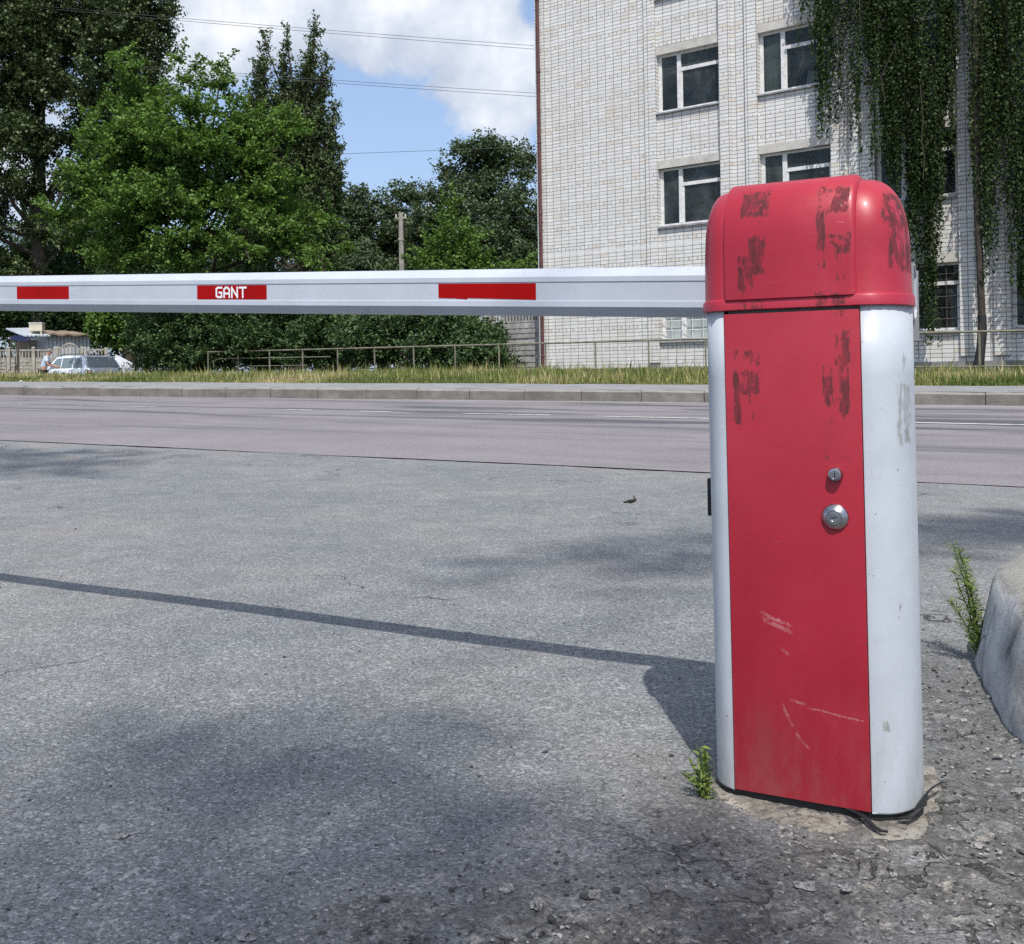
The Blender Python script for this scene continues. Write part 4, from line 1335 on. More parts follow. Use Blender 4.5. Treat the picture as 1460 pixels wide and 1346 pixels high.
# trees behind the shed and between the trunks
for (px, py, Y, rx, ry, lm, lab) in ((25, 425, 58, 60, 60, 'leaf_dark', 'dark tree behind the shed at the far left'), (105, 440, 60, 55, 55, 'leaf_dark', 'dark tree standing behind the shed roof'),
                                     (166, 452, 48, 26, 40, 'leaf_lime', 'yellow green sapling between the shed and the dark bushes'), (210, 410, 52, 70, 70, 'leaf_dark', 'dark tree in the shade behind the bright green tree'), (320, 395, 66, 95, 62, 'leaf_dark', 'broad dark tree right behind the trunk of the bright green tree'), (85, 375, 70, 85, 55, 'leaf_dark', 'dark tree farthest back between the two tall poplars')):
    f = foot(px, Y)
    bl = [pb(px, py, Y, rx, ry), pb(px - rx * .5, py + ry * .3, Y, rx * .7, ry * .6), pb(px + rx * .5, py + ry * .3, Y, rx * .7, ry * .6), pb(px, py - ry * .4, Y, rx * .8, ry * .6)]
    tree('small_tree', f, (f[0], f[1], f[2] + 4.5), 0.12, bl, 1300, 22, 1.0, 0.18, 0.12, 0.17, 0.12, M[lm], lab, 'tree', 'trees behind the shed', ktw=80, base_z=f[2] + 0.5, inner=0.4)
# far wood closing the gaps under the crowns
Cw = []
for k in range(90):
    x = -95 + 150 * k / 89 + random.uniform(-1, 1)
    y = 108 + random.uniform(-6, 6)
    h = random.uniform(11, 16)
    b = [(x, y, 0.4 + h * .45, 2.6, 2.4, h * .5), (x + 1, y, 0.4 + h * .75, 1.6, 1.6, h * .25)]
    S, E_ = blob_twigs(b, 90, -1, 1.6, 0.4)
    C, ti = leaves_on_twigs(S, E_, 14, 0.35, 0.3)
    Cw.append(C)
Cw = np.concatenate(Cw)
wd_ = leaf_mesh('wood', Cw, 0.42, 0.34, M['leaf_far'], None, up=0.5)
tag(wd_, 'far wood of mixed green trees closing the background under the crowns', 'wood', None, 'stuff')

# ------------------------------------------------------------------ weeping birch in front of the building
def wallY(px):
    w_, _ = ray(px, 250)
    t_ = (w_ * 29.0 - BO.x) / (0.809 + 0.588 * w_)
    return 29.0 - 0.588 * t_
Y = 21.75
bf = foot(1397, Y)
birch = empty('weeping_birch', bf, 0, 'weeping birch with long leafy strands hanging in front of the brick building', 'tree')
o = Vector(bf)
mb = MB()
tp = [P(1393, 524, Y), P(1398, 500, Y), P(1400, 450, Y), P(1398, 400, Y), P(1394, 300, Y), P(1392, 150, Y), P(1390, 0, Y), P(1386, -150, Y), P(1380, -330, Y)]
tp[0].z = bf[2] - 0.15
mb.tube([p - o for p in tp], [0.11, 0.085, 0.075, 0.072, 0.07, 0.066, 0.06, 0.05, 0.03], 10)
strands = []
def dens(px):
    g = lambda c, s_, k: k * math.exp(-((px - c) / s_) ** 2)
    return g(1148, 12, 0.30) + g(1172, 17, 0.75) + g(1205, 14, 0.34) + g(1262, 34, 1.15) + g(1318, 20, 1.0) + g(1350, 12, 0.62) + g(1408, 14, 1.0) + g(1436, 12, 0.7) + g(1460, 18, 1.3) + g(1490, 26, 1.0) + 0.06
def bottom(px):
    pts = [(1125, 15), (1142, 60), (1156, 150), (1172, 225), (1195, 255), (1240, 275), (1290, 330), (1306, 460), (1330, 515), (1343, 470), (1348, 290), (1360, 215), (1374, 200), (1386, 290), (1400, 405), (1425, 400), (1432, 330), (1446, 490), (1500, 520)]
    for (a, b) in zip(pts[:-1], pts[1:]):
        if a[0] <= px <= b[0]:
            return a[1] + (b[1] - a[1]) * (px - a[0]) / (b[0] - a[0])
    return 300
limb_ends = []
for (px, py, dY) in ((1165, -60, -.9), (1215, -130, .6), (1262, -160, -.5), (1310, -190, .7), (1350, -210, -.8), (1420, -220, .6), (1455, -200, -.4), (1500, -180, .5), (1240, -70, 1.0), (1330, -80, -1.2), (1440, -90, -1.2)):
    e_ = P(px, py, wallY(px) - 0.6 + dY * 0.15)
    a = P(1390, -20 - 18 * (abs(px - 1390) / 40), Y)
    m = a.lerp(e_, 0.5) + Vector((0, 0, 0.5))
    mb.tube([a - o, m - o, e_ - o, e_ - o + Vector((0.0, 0, -0.5))], [0.045, 0.032, 0.02, 0.008], 6)
    limb_ends.append(e_)
for (pts) in (((1226, 30), (1224, -120)), ((1316, 255), (1318, 225), (1314, 200), (1316, 170), (1312, 120)), ((1262, 145), (1256, 110), (1264, 92), (1278, 62))):
    q_ = [P(x_, y_, wallY(x_) - 1.7) - o for x_, y_ in pts]
    mb.tube(q_, 0.010, 5)
mb.build('trunk', M['bark'], birch, smooth=True, fix=False)
wrap = MB()
q_ = [P(1393, 524, Y), P(1398, 500, Y), P(1401, 475, Y), P(1400, 449, Y)]; q_[0].z = bf[2] - 0.1
wrap.tube([p - o for p in q_], [0.118, 0.094, 0.088, 0.085], 12)
wrap.build('trunk_wrap', M['dark_gap'], birch, smooth=True)
LC, LT, LD = [], [], []
tw = MB()
bundles = []
while len(bundles) < 66:
    px = random.uniform(1130, 1505)
    if random.random() > dens(px) / 1.25: continue
    bundles.append((px, random.gauss(0, 0.8), bottom(px) - abs(random.gauss(0, 1)) * (35 if random.random() < .5 else 190), random.uniform(2.2, 5.5)))
bundles += [(1387, -0.6, 290, 4.0), (1396, -0.7, 385, 6.0), (1409, -0.6, 405, 7.0), (1421, -0.5, 395, 6.0), (1391, -0.8, 330, 5.0), (1402, -0.9, 360, 7.0)]
made = 0; tries = 0
while made < 470 and tries < 9000:
    tries += 1
    bpx, bY, bb, bs = bundles[random.randrange(len(bundles))]
    px = bpx + random.gauss(0, bs)
    yb = min(bb, bottom(min(1504, max(1131, px))) + 10)
    py_end = yb - abs(random.gauss(0, 1)) * 105
    if py_end < -60: continue
    py0 = max(-260, py_end - random.uniform(140, 380))
    Ys = wallY(min(1505, max(1125, px))) - 0.42 + 0.10 * bY + random.gauss(0, 0.05)
    a, e_ = P(px + random.uniform(-5, 5), py0, Ys), P(px, py_end, Ys)
    made += 1
    ln = a.z - e_.z
    sway = random.uniform(-.10, .10); ph = random.uniform(0, 6)
    n = int(ln / 0.050)
    f = np.linspace(0, 1, n)
    pts = np.stack([a.x + (e_.x - a.x) * f + sway * np.sin(f * 3 + ph) * 0.9 + 0.03 * np.sin(f * 11 + ph * 2), a.y + 0.05 * np.sin(f * 4 + ph), a.z - ln * f], -1)
    tone = np.clip(random.gauss(0.42, 0.2), 0.05, 0.95)
    for rep in range(2):
        off = rng.normal(0, 0.060, (n, 3)) * (1.15 - 0.80 * f)[:, None]; off[:, 2] = rng.normal(-0.02, 0.03, n)
        LC.append(pts + off - np.array(bf)); LT.append(np.full(n, tone))
    if made % 3 == 0:
        k = max(2, n // 8)
        sel = pts[::8] - np.array(bf)
        if len(sel) > 1: tw.tube([tuple(p) for p in sel], 0.0035, 3, cap=False)
LC = np.concatenate(LC); LT = np.concatenate(LT)
tw.build('strand_twigs', M['bark'], birch, fix=False)
leaf_mesh('crown', LC, 0.074, 0.052, M['leaf_birch'], birch, up=0.1, droop=1.2, tint=LT)

# ------------------------------------------------------------------ verge grass
def grass_mat():
    t = NT('grass_blades')
    at = t.n('ShaderNodeAttribute'); at.attribute_name = 'leaf_tint'
    col = t.ramp(at.outputs['Fac'], [(0.0, (0.085, 0.135, 0.030)), (0.38, (0.20, 0.235, 0.070)), (0.65, (0.40, 0.36, 0.16)), (1.0, (0.60, 0.53, 0.32))])
    p = t.n('ShaderNodeBsdfPrincipled'); t.l(col, p.inputs['Base Color']); p.inputs['Roughness'].default_value = 0.6
    p.inputs['Specular IOR Level'].default_value = 0.2
    tl = t.n('ShaderNodeBsdfTranslucent'); t.l(col, tl.inputs[0])
    ms = t.n('ShaderNodeMixShader'); ms.inputs[0].default_value = 0.35
    t.l(p.outputs[0], ms.inputs[1]); t.l(tl.outputs[0], ms.inputs[2]); t.l(ms.outputs[0], t.out.inputs[0])
    return t.mat
M['grass'] = grass_mat()
def blades(roots, hts, tints, wid, name, parent=None, lean=0.35):
    n = len(roots)
    az = rng.uniform(0, 2 * math.pi, n)
    dx, dy = np.cos(az), np.sin(az)
    ln = rng.uniform(0.05, 1, n) * lean
    V = np.empty((n, 5, 3))
    w_ = wid * rng.uniform(0.6, 1.4, n)
    px_, py_ = -dy, dx
    for i, (f, ws) in enumerate(((0, 1), (0.55, 0.8))):
        cx = roots[:, 0] + dx * hts * ln * f * f; cy = roots[:, 1] + dy * hts * ln * f * f; cz = roots[:, 2] + hts * f
        V[:, 2 * i] = np.stack([cx - px_ * w_ * ws / 2, cy - py_ * w_ * ws / 2, cz], -1)
        V[:, 2 * i + 1] = np.stack([cx + px_ * w_ * ws / 2, cy + py_ * w_ * ws / 2, cz], -1)
    V[:, 4] = np.stack([roots[:, 0] + dx * hts * ln, roots[:, 1] + dy * hts * ln, roots[:, 2] + hts], -1)
    idx = np.arange(n)[:, None] * 5
    loops = np.concatenate([idx + np.array([[0, 1, 3, 2]]), idx + np.array([[2, 3, 4]])], 1).ravel().astype(np.int32)
    starts = (np.arange(n)[:, None] * 7 + np.array([[0, 4]])).ravel().astype(np.int32)
    me = bpy.data.meshes.new(name)
    me.vertices.add(n * 5); me.vertices.foreach_set('co', V.ravel())
    me.loops.add(n * 7); me.loops.foreach_set('vertex_index', loops)
    me.polygons.add(n * 2); me.polygons.foreach_set('loop_start', starts)
    me.update(calc_edges=True)
    at = me.attributes.new('leaf_tint', 'FLOAT', 'FACE')
    at.data.foreach_set('value', np.repeat(tints, 2).astype(np.float32))
    return link_mesh(name, me, M['grass'], parent)
gr, gh, gt = [], [], []
for k in range(62000):
    s_ = random.uniform(-26, 4) if k > 4000 else random.uniform(-45, 14)
    n_ = N_VERGE + 0.03 + 8.5 * random.random() ** 1.7
    pn = mnoise.noise(Vector((s_ * 0.45, n_ * 0.5, 4.0)))
    pn2 = mnoise.noise(Vector((s_ * 2.1, n_ * 1.6, 8.0)))
    if pn2 < -0.35 and random.random() < 0.5: continue
    x, y = xy(s_, n_)
    edge = min(1, (n_ - N_VERGE) / 0.45)
    h = (0.05 + 0.12 * edge) * (0.7 + 0.6 * random.random()) * (1 + 0.8 * pn2)
    if s_ < -13: h *= 0.75
    if random.random() < 0.10: h *= random.uniform(1.3, 2.1)
    gr.append((x, y, terr_sn(s_, n_) - 0.02)); gh.append(h)
    gt.append(min(1, max(0, 0.35 + 0.75 * pn + 0.25 * pn2 + random.gauss(0, 0.17))))
go = blades(np.array(gr), np.array(gh), np.array(gt), 0.016, 'grass', None, 0.7)
tag(go, 'uncut green and straw coloured grass on the verge behind the pavement', 'grass', None, 'stuff')

# ------------------------------------------------------------------ concrete panel fences
M['fence'] = simple('fence_concrete', (0.33, 0.315, 0.28), 0.9, 0, 0.28, 2.5, 0.5, 0.25, 30)
M['fence_dark'] = simple('weathered_fence_concrete', (0.33, 0.325, 0.315), 0.9, 0, 0.3, 4, 0.5, 0.25, 30)
def fence_panel(mb, L, H, rows=3, bal=0.42, arch=0.0, brickrel=True):
    """rows of relief slabs below a strip of balusters; x along, y outwards negative"""
    hs = (H - bal) / rows
    for r_ in range(rows):
        z0 = r_ * hs
        mb.box(0.01, L - 0.01, -0.02, 0.02, z0 + 0.004, z0 + hs - 0.004)
        if brickrel:
            nb = max(3, int(L / 0.24)); nr = 3
            for i in range(nr):
                for j in range(nb):
                    x0 = 0.05 + (L - 0.1) * (j + (0.5 if i % 2 else 0)) / nb
                    x1 = min(L - 0.04, x0 + (L - 0.1) / nb * 0.88)
                    if x1 - x0 < 0.05: continue
                    zz = z0 + hs * (0.08 + 0.29 * i)
                    mb.box(x0, x1, -0.042 - 0.008 * random.random(), -0.0195, zz, zz + hs * 0.23)
    z0 = rows * hs
    nb = max(4, int(L / 0.13))
    def top(x):
        return z0 + bal - 0.07 + arch * math.sin(math.pi * x / L)
    mb.box(0.01, L - 0.01, -0.03, 0.03, z0, z0 + 0.05)
    for j in range(nb):
        x = 0.05 + (L - 0.1) * (j + 0.5) / nb
        mb.box(x - 0.022, x + 0.022, -0.02, 0.02, z0 + 0.05, top(x) + 0.005)
    k = 10
    pts = [(0.01 + (L - 0.02) * i / k) for i in range(k + 1)]
    vs = []
    for x in pts:
        for (yy, zz) in ((-0.035, 0), (0.035, 0), (0.035, 0.07), (-0.035, 0.07)):
            vs.append((x, yy, top(x) + zz))
    fs = []
    for i in range(k):
        for j in range(4):
            fs.append((i * 4 + j, i * 4 + (j + 1) % 4, (i + 1) * 4 + (j + 1) % 4, (i + 1) * 4 + j))
    fs += [(0, 1, 2, 3), (k * 4, k * 4 + 1, k * 4 + 2, k * 4 + 3)]
    mb.add(vs, fs)
def fence(px0, px1, Y0, Y1, secs, H, label, mat, arches=()):
    a = Vector(foot(px0, Y0)); b = Vector(foot(px1, Y1))
    d = b - a; L = math.hypot(d.x, d.y)
    root = empty('concrete_fence', a, math.atan2(d.y, d.x), label, 'fence')
    x = 0.0
    tot = sum(secs)
    for i, s_ in enumerate(secs):
        w_ = L * s_ / tot
        pm = MB(); pm.box(x - 0.07, x + 0.07, -0.08, 0.08, -0.3, H + 0.06)
        pm.add([(x - 0.085, -0.095, H + 0.06), (x + 0.085, -0.095, H + 0.06), (x + 0.085, 0.095, H + 0.06), (x - 0.085, 0.095, H + 0.06), (x, 0, H + 0.13)], [(0, 1, 4), (1, 2, 4), (2, 3, 4), (3, 0, 4), (3, 2, 1, 0)])
        pm.build('post', mat, root)
        mb = MB(); fence_panel(mb, w_ - 0.16, H, 3, 0.42 if H > 1.6 else 0.34, 0.30 if i in arches else 0.0)
        o_ = mb.build('panel', mat, root); o_.location = (x + 0.08, 0, 0)
        x += w_
    pm = MB(); pm.box(x - 0.07, x + 0.07, -0.08, 0.08, -0.3, H + 0.06); pm.build('post', mat, root)
    return root
fence(-45, 152, 45.0, 46.5, (70, 44, 42, 45, 44), 1.85, 'weathered cream concrete panel fence with balusters behind the silver car', M['fence'], arches=(3,))
fence(700, 772, 31.5, 30.2, (72,), 1.95, 'single dark concrete fence panel with balusters meeting the corner of the brick building', M['fence_dark'])

# iron gate leaf at the far left
gf = Vector(foot(-6, 43.0)); gb = Vector(foot(24, 43.6))
d = gb - gf; gl_ = math.hypot(d.x, d.y)
ig = empty('iron_gate', gf, math.atan2(d.y, d.x), 'dark iron gate leaf with one bent bar in front of the concrete fence', 'gate')
mb = MB()
mb.tube([(0, 0, 0), (0, 0, 1.55), (gl_ - 0.05, 0, 1.5), (gl_ - 0.05, 0, 0.0)], 0.028, 6)
mb.tube([(0, 0, 0.8), (gl_ - 0.05, 0, 0.8)], 0.022, 6)
mb.build('gate_frame', M['iron'], ig)
mb = MB()
for f in (0.25, 0.5):
    mb.tube([(gl_ * f, 0, 0.05), (gl_ * f, 0, 1.5)], 0.012, 5)
mb.tube([(gl_ * 0.35, -0.03, 0.2), (gl_ * 0.45, -0.06, 0.75), (gl_ * 0.7, -0.06, 1.05), (gl_ * 0.93, -0.04, 1.1)], 0.020, 6)
mb.build('bar', M['iron'], ig)
mb = MB(); mb.tube([(gl_ + 0.06, 0, -0.2), (gl_ + 0.06, 0, 2.15)], 0.055, 8); mb.box(gl_ - 0.04, gl_ + 0.03, -0.04, 0.04, 1.0, 1.18)
mb.build('post', M['iron'], ig)

# ------------------------------------------------------------------ shed, its roof box and the blue tarpaulin
def rib_mat():
    t = NT('pale_corrugated_sheet')
    co = t.coord(); x = t.sep(co)[0]
    wv = t.math('SINE', t.math('MULTIPLY', x, 34.0))
    c = t.ramp(t.noise(co, 1.3, 5, 0.6), [(0.3, (0.42, 0.46, 0.52)), (0.7, (0.56, 0.60, 0.66))])
    rust = t.smooth(t.noise(t.mapping(co, scale=(2, 2, 0.6)), 1.6, 6, 0.7), 0.62, 0.74)
    c = t.mix(t.math('MULTIPLY', rust, 0.5), c, (0.22, 0.13, 0.08, 1))
    t.pbr(c, 0.5, 0.1, t.bump(wv, 0.8, 0.03), 0.4)
    return t.mat
M['rib'] = rib_mat()
M['roofing'] = simple('rusty_roofing', (0.20, 0.155, 0.12), 0.9, 0, 0.45, 1.4, 0.4)
Ys = 51.0
sa = Vector(foot(40, Ys, 0.22)); sb_ = Vector(foot(129, Ys + 2.0, 0.22))
d = sb_ - sa; Ls = math.hypot(d.x, d.y)
shed = empty('shed', sa, math.atan2(d.y, d.x), 'old pale corrugated shed with a rusty lean-to roof behind the concrete fence', 'shed')
mb = MB()
mb.box(Ls * 0.30, Ls, 0, 2.6, -0.2, 2.50)
mb.build('wall', M['rib'], shed)
mb = MB()
mb.box(0.05, 0.13, 0.05, 0.13, -0.2, 2.34); mb.box(0.02, Ls * 0.30 - 0.01, 1.6, 1.66, -0.2, 2.3); mb.box(0.0, Ls * 0.3 - 0.01, 0.03, 0.10, 1.45, 1.62)
mb.build('lean_to', M['fence'], shed)
mb = MB()
mb.add([(-0.25, -0.35, 2.40), (Ls * 0.32, -0.35, 2.43), (Ls * 0.32, 2.8, 2.95), (-0.25, 2.8, 2.90), (-0.25, -0.35, 2.46), (Ls * 0.32, -0.35, 2.49), (Ls * 0.32, 2.8, 3.01), (-0.25, 2.8, 2.96)],
       [(0, 1, 2, 3), (7, 6, 5, 4), (0, 4, 5, 1), (1, 5, 6, 2), (2, 6, 7, 3), (3, 7, 4, 0)])
mb.build('awning', M['rib'], shed)
mb = MB()
n_ = 14
vs = []
for i in range(n_ + 1):
    x = Ls * 0.31 + (Ls * 0.72) * i / n_
    sag = 0.04 * math.sin(i * 1.3)
    vs += [(x, -0.3, 2.56 + sag), (x, 2.9, 2.88 + sag * 0.5), (x, 2.9, 2.80 + sag * 0.5), (x, -0.3, 2.48 + sag)]
fs = []
for i in range(n_):
    for j in range(4):
        fs.append((i * 4 + j, i * 4 + (j + 1) % 4, i * 4 + 4 + (j + 1) % 4, i * 4 + 4 + j))
fs += [(0, 1, 2, 3), tuple(n_ * 4 + j for j in range(4))]
mb.add(vs, fs)
mb.build('roof', M['roofing'], shed)
bx = P(53, 473.2, Ys + 0.6)
rb = empty('roof_box', bx, 0.15, 'cream metal box with a lid standing on the roof of the shed', 'box')
M['cream'] = simple('cream_paint', (0.55, 0.52, 0.40), 0.7, 0, 0.15, 3)
mb = MB(); mb.box(-0.31, 0.31, -0.25, 0.25, 0.03, 0.40, 0, 0.015); mb.box(-0.28, -0.22, -0.22, -0.16, -0.20, 0.03); mb.box(0.22, 0.28, -0.22, -0.16, -0.20, 0.03); mb.box(-0.28, 0.28, 0.16, 0.22, -0.12, 0.03)
for k in range(4): mb.box(-0.25 + 0.13 * k, -0.17 + 0.13 * k, -0.257, -0.2495, 0.08, 0.34)
mb.build('body', M['cream'], rb)
mb = MB(); mb.box(-0.335, 0.335, -0.275, 0.275, 0.4015, 0.455, 0, 0.012); mb.build('lid', M['frame'], rb)
M['tarp'] = simple('blue_tarpaulin', (0.006, 0.014, 0.06), 0.5, 0, 0.3, 4)
ta, tb = P(14, 480, 50.0), P(40, 482, 50.0)
mb = MB(); nx = 14; vs = []
for i in range(nx + 1):
    for j in range(6):
        f, g_ = i / nx, j / 5
        p = ta.lerp(tb, f) + Vector((0, 1.3 * g_, 0.18 * g_ - 0.10 * math.sin(math.pi * f) * math.sin(math.pi * g_) - (0.16 if j == 0 else 0)))
        p.z += 0.03 * math.sin(i * 2.1 + j)
        vs.append(tuple(p))
mb.add(vs, [(i * 6 + j, i * 6 + j + 1, (i + 1) * 6 + j + 1, (i + 1) * 6 + j) for i in range(nx) for j in range(5)])
for f in (0.03, 0.97):
    p = ta.lerp(tb, f); mb.tube([(p.x, p.y + 0.05, terr(p.x, p.y) - 0.1), (p.x, p.y + 0.05, p.z)], 0.03, 6, 1)
tag(mb.build('tarpaulin', [M['tarp'], M['iron']], None, fix=False), 'dark blue tarpaulin slung on two poles left of the shed', 'tarpaulin')

# white outbuilding glimpsed between bushes and fence panel
oa = Vector(foot(684, 36.0)); ob = Vector(foot(716, 35.6))
d = ob - oa; Lo = math.hypot(d.x, d.y)
out = empty('outbuilding', oa, math.atan2(d.y, d.x), 'small whitewashed outbuilding half hidden behind the bushes beside the fence panel', 'shed')
mb = MB()
mb.add([(0, 0, 0), (Lo, 0, 0), (Lo, 0, 2.62), (0, 0, 2.35), (0, 2.5, 0), (Lo, 2.5, 0), (Lo, 2.5, 2.62), (0, 2.5, 2.35)], [(0, 1, 2, 3), (5, 4, 7, 6), (1, 5, 6, 2), (4, 0, 3, 7), (3, 2, 6, 7)])
M['whitewash'] = simple('whitewashed_wall', (0.60, 0.62, 0.66), 0.9, 0, 0.12, 2, 0.2)
mb.build('wall', M['whitewash'], out)
mb = MB(); mb.add([(-0.2, -0.25, 2.36), (Lo + 0.9, -0.25, 2.76), (Lo + 0.9, 2.7, 2.76), (-0.2, 2.7, 2.36), (-0.2, -0.25, 2.43), (Lo + 0.9, -0.25, 2.83), (Lo + 0.9, 2.7, 2.83), (-0.2, 2.7, 2.43)],
       [(3, 2, 1, 0), (4, 5, 6, 7), (0, 1, 5, 4), (1, 2, 6, 5), (2, 3, 7, 6), (3, 0, 4, 7)])
mb.build('roof', M['roofing'], out)

# ------------------------------------------------------------------ silver car seen from behind
def car_paint():
    t = NT('silver_blue_paint')
    co = t.coord()
    c = t.ramp(t.noise(co, 2.0, 3), [(0.3, (0.72, 0.77, 0.84)), (0.7, (0.78, 0.83, 0.88))])
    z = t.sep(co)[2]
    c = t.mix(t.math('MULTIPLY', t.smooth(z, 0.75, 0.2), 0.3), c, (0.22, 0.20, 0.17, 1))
    t.pbr(c, 0.35, 0.0, None, 0.5, 0.4)
    return t.mat
M['car'] = car_paint()
def cglass():
    t = NT('car_glass'); t.pbr((0.16, 0.20, 0.205, 1), 0.06, 0, t.bump(t.noise(t.coord(), 2.0, 2), 0.03, 0.05), 0.8); return t.mat  # base colour lightened to stand in for sky reflected in the windows
M['cglass'] = cglass()
M['tyre'] = simple('tyre_rubber', (0.02, 0.02, 0.02), 0.85, 0, 0.2, 30)
M['redlamp'] = simple('red_lamp_lens', (0.40, 0.02, 0.02), 0.2, 0, 0.1, 20)
M['alu'] = simple('wheel_alloy', (0.42, 0.43, 0.45), 0.35, 0.8, 0.15, 20)
cx_, cy_, cz_ = foot(108, 40.0)
car = empty('parked_car', (cx_, cy_, cz_), R(143), 'silver blue estate car parked on the dirt beyond the grass with its tail towards us', 'car')
# local: x forward, y left; body lofted from sections
secs = [(-2.05, 0.42, 0.88, 0.70), (-1.98, 0.28, 0.96, 0.79), (-1.4, 0.24, 0.97, 0.835), (-0.3, 0.22, 0.95, 0.84), (0.6, 0.22, 0.94, 0.84), (1.3, 0.24, 0.90, 0.82), (1.85, 0.28, 0.78, 0.76), (2.05, 0.38, 0.66, 0.62)]
mb = MB(); vs = []
for (x, zl, zh, hw) in secs:
    vs += [(x, -hw * .92, zl), (x, -hw, zl + 0.16), (x, -hw, zh - 0.20), (x, -hw * .965, zh - 0.03), (x, -hw * .86, zh), (x, hw * .86, zh), (x, hw * .965, zh - 0.03), (x, hw, zh - 0.20), (x, hw, zl + 0.16), (x, hw * .92, zl)]
k = 10; fs = []
for i in range(len(secs) - 1):
    for j in range(k):
        fs.append((i * k + j, i * k + (j + 1) % k, (i + 1) * k + (j + 1) % k, (i + 1) * k + j))
fs += [tuple(range(k)), tuple((len(secs) - 1) * k + j for j in range(k))]
mb.add(vs, fs)
# greenhouse
gsec = [(-1.96, 0.95, 0.955, .72, .70), (-1.90, 0.95, 1.10, .74, .70), (-1.68, 0.96, 1.435, .745, .60), (-1.50, 0.96, 1.46, .75, .60), (-0.4, 0.95, 1.485, .755, .615), (0.30, 0.95, 1.45, .75, .60), (0.98, 0.93, 0.945, .72, .69)]
vs = []
for (x, zl, zh, hl, hh) in gsec:
    vs += [(x, -hl, zl - 0.02), (x, -hh, zh - 0.03), (x, -hh * .9, zh), (x, hh * .9, zh), (x, hh, zh - 0.03), (x, hl, zl - 0.02)]
k = 6; fs = []
for i in range(len(gsec) - 1):
    for j in range(k):
        fs.append((i * k + j, i * k + (j + 1) % k, (i + 1) * k + (j + 1) % k, (i + 1) * k + j))
fs += [tuple(range(k)), tuple((len(gsec) - 1) * k + j for j in range(k))]
mb.add(vs, fs)
mb.build('body', M['car'], car, smooth=True)
def gpt(x, f):
    """point on the greenhouse side at station x, height fraction f"""
    for a, b in zip(gsec[:-1], gsec[1:]):
        if a[0] <= x <= b[0]:
            t_ = (x - a[0]) / (b[0] - a[0])
            zl, zh, hl, hh = [a[i] + (b[i] - a[i]) * t_ for i in (1, 2, 3, 4)]
            z0, z1 = zl, zh - 0.03
            return hl + (hh - hl) * f, z0 + (z1 - z0) * f
for sd in (-1, 1):
    for (xb0, xb1, xt0, xt1) in ((-1.72, -1.08, -1.52, -1.06), (-1.00, -0.26, -0.98, -0.24), (-0.18, 0.72, -0.16, 0.22)):
        mb = MB(); vs = []
        for (x, f) in ((xb0, .10), (xb1, .10), (xt1, .88), (xt0, .88)):
            y_, z_ = gpt(x, f)
            vs.append((x, sd * (y_ + 0.008), z_))
        inn = [(v[0], v[1] - sd * 0.02, v[2]) for v in vs]
        mb.add(vs + inn, [(0, 1, 2, 3), (0, 1, 5, 4), (1, 2, 6, 5), (2, 3, 7, 6), (3, 0, 4, 7)])
        mb.build('side_window', M['cglass'], car)
def slab(name, q, mat, nrm, parent=car):
    mb = MB(); b = [tuple(Vector(p) - Vector(nrm) * 0.02) for p in q]
    mb.add(list(q) + b, [(0, 1, 2, 3), (0, 1, 5, 4), (1, 2, 6, 5), (2, 3, 7, 6), (3, 0, 4, 7)])
    return mb.build(name, mat, parent)
slab('rear_window', [(-1.965, -.635, 1.03), (-1.965, .635, 1.03), (-1.735, .545, 1.405), (-1.735, -.545, 1.405)], M['cglass'], (-.87, 0, .5))
slab('windscreen', [(0.90, .62, 1.01), (0.90, -.62, 1.01), (0.40, -.53, 1.40), (0.40, .53, 1.40)], M['cglass'], (.6, 0, .8))
for sd in (-1, 1):
    slab('tail_light', [(-2.052, sd * .74, .62), (-2.060, sd * .58, .62), (-2.052, sd * .58, .88), (-2.035, sd * .72, .90)], M['redlamp'], (-1, 0, 0))
    slab('headlight', [(2.058, sd * .40, .52), (1.95, sd * .70, .54), (1.93, sd * .69, .68), (2.045, sd * .42, .66)], M['alu'], (1, 0, 0))
    mb = MB(); mb.tube([(-1.55, sd * .55, 1.475), (-1.5, sd * .55, 1.52), (-0.1, sd * .56, 1.53), (0.1, sd * .56, 1.47)], 0.016, 6); mb.build('roof_rail', M['black'], car)
    mb = MB(); mb.box(0.46, 0.60, sd * .86 - .07, sd * .86 + .07, 0.97, 1.08, 0, 0.025); mb.build('wing_mirror', M['car'], car)
    for x in (-0.62, 0.10):
        mb = MB(); mb.box(x - 0.10, x + 0.06, sd * .848 - .015, sd * .848 + .015, 0.80, 0.83, 0, 0.006); mb.build('door_handle', M['black'], car)
    for x in (-1.30, 1.28):
        mb = MB(); mb.lathe([(0.20, -0.09), (0.29, -0.085), (0.305, -0.05), (0.305, 0.05), (0.29, 0.085), (0.20, 0.09)], 24, 'y', (x, sd * 0.765, 0.305))
        wh = mb.build('wheel', M['tyre'], car, smooth=True)
        mb = MB(); mb.lathe([(0.195, -0.07), (0.19, 0.092), (0.05, 0.098), (0.03, 0.105)], 20, 'y', (x, 0, 0.305))
        r_ = mb.build('rim', M['alu'], wh, smooth=True)
        r_.location = (0, sd * 0.765 if sd > 0 else -0.765, 0); r_.rotation_euler = (0, 0, 0)
        if sd < 0:
            r_.scale = (1, -1, 1)
mb = MB(); mb.box(-2.11, -1.97, -.76, .76, 0.40, 0.58, 0, 0.03); mb.build('rear_bumper', M['black'], car)
mb = MB(); mb.box(-2.072, -2.045, -.26, .26, 0.66, 0.77, 0, 0.003); mb.build('number_plate', M['frame'], car)

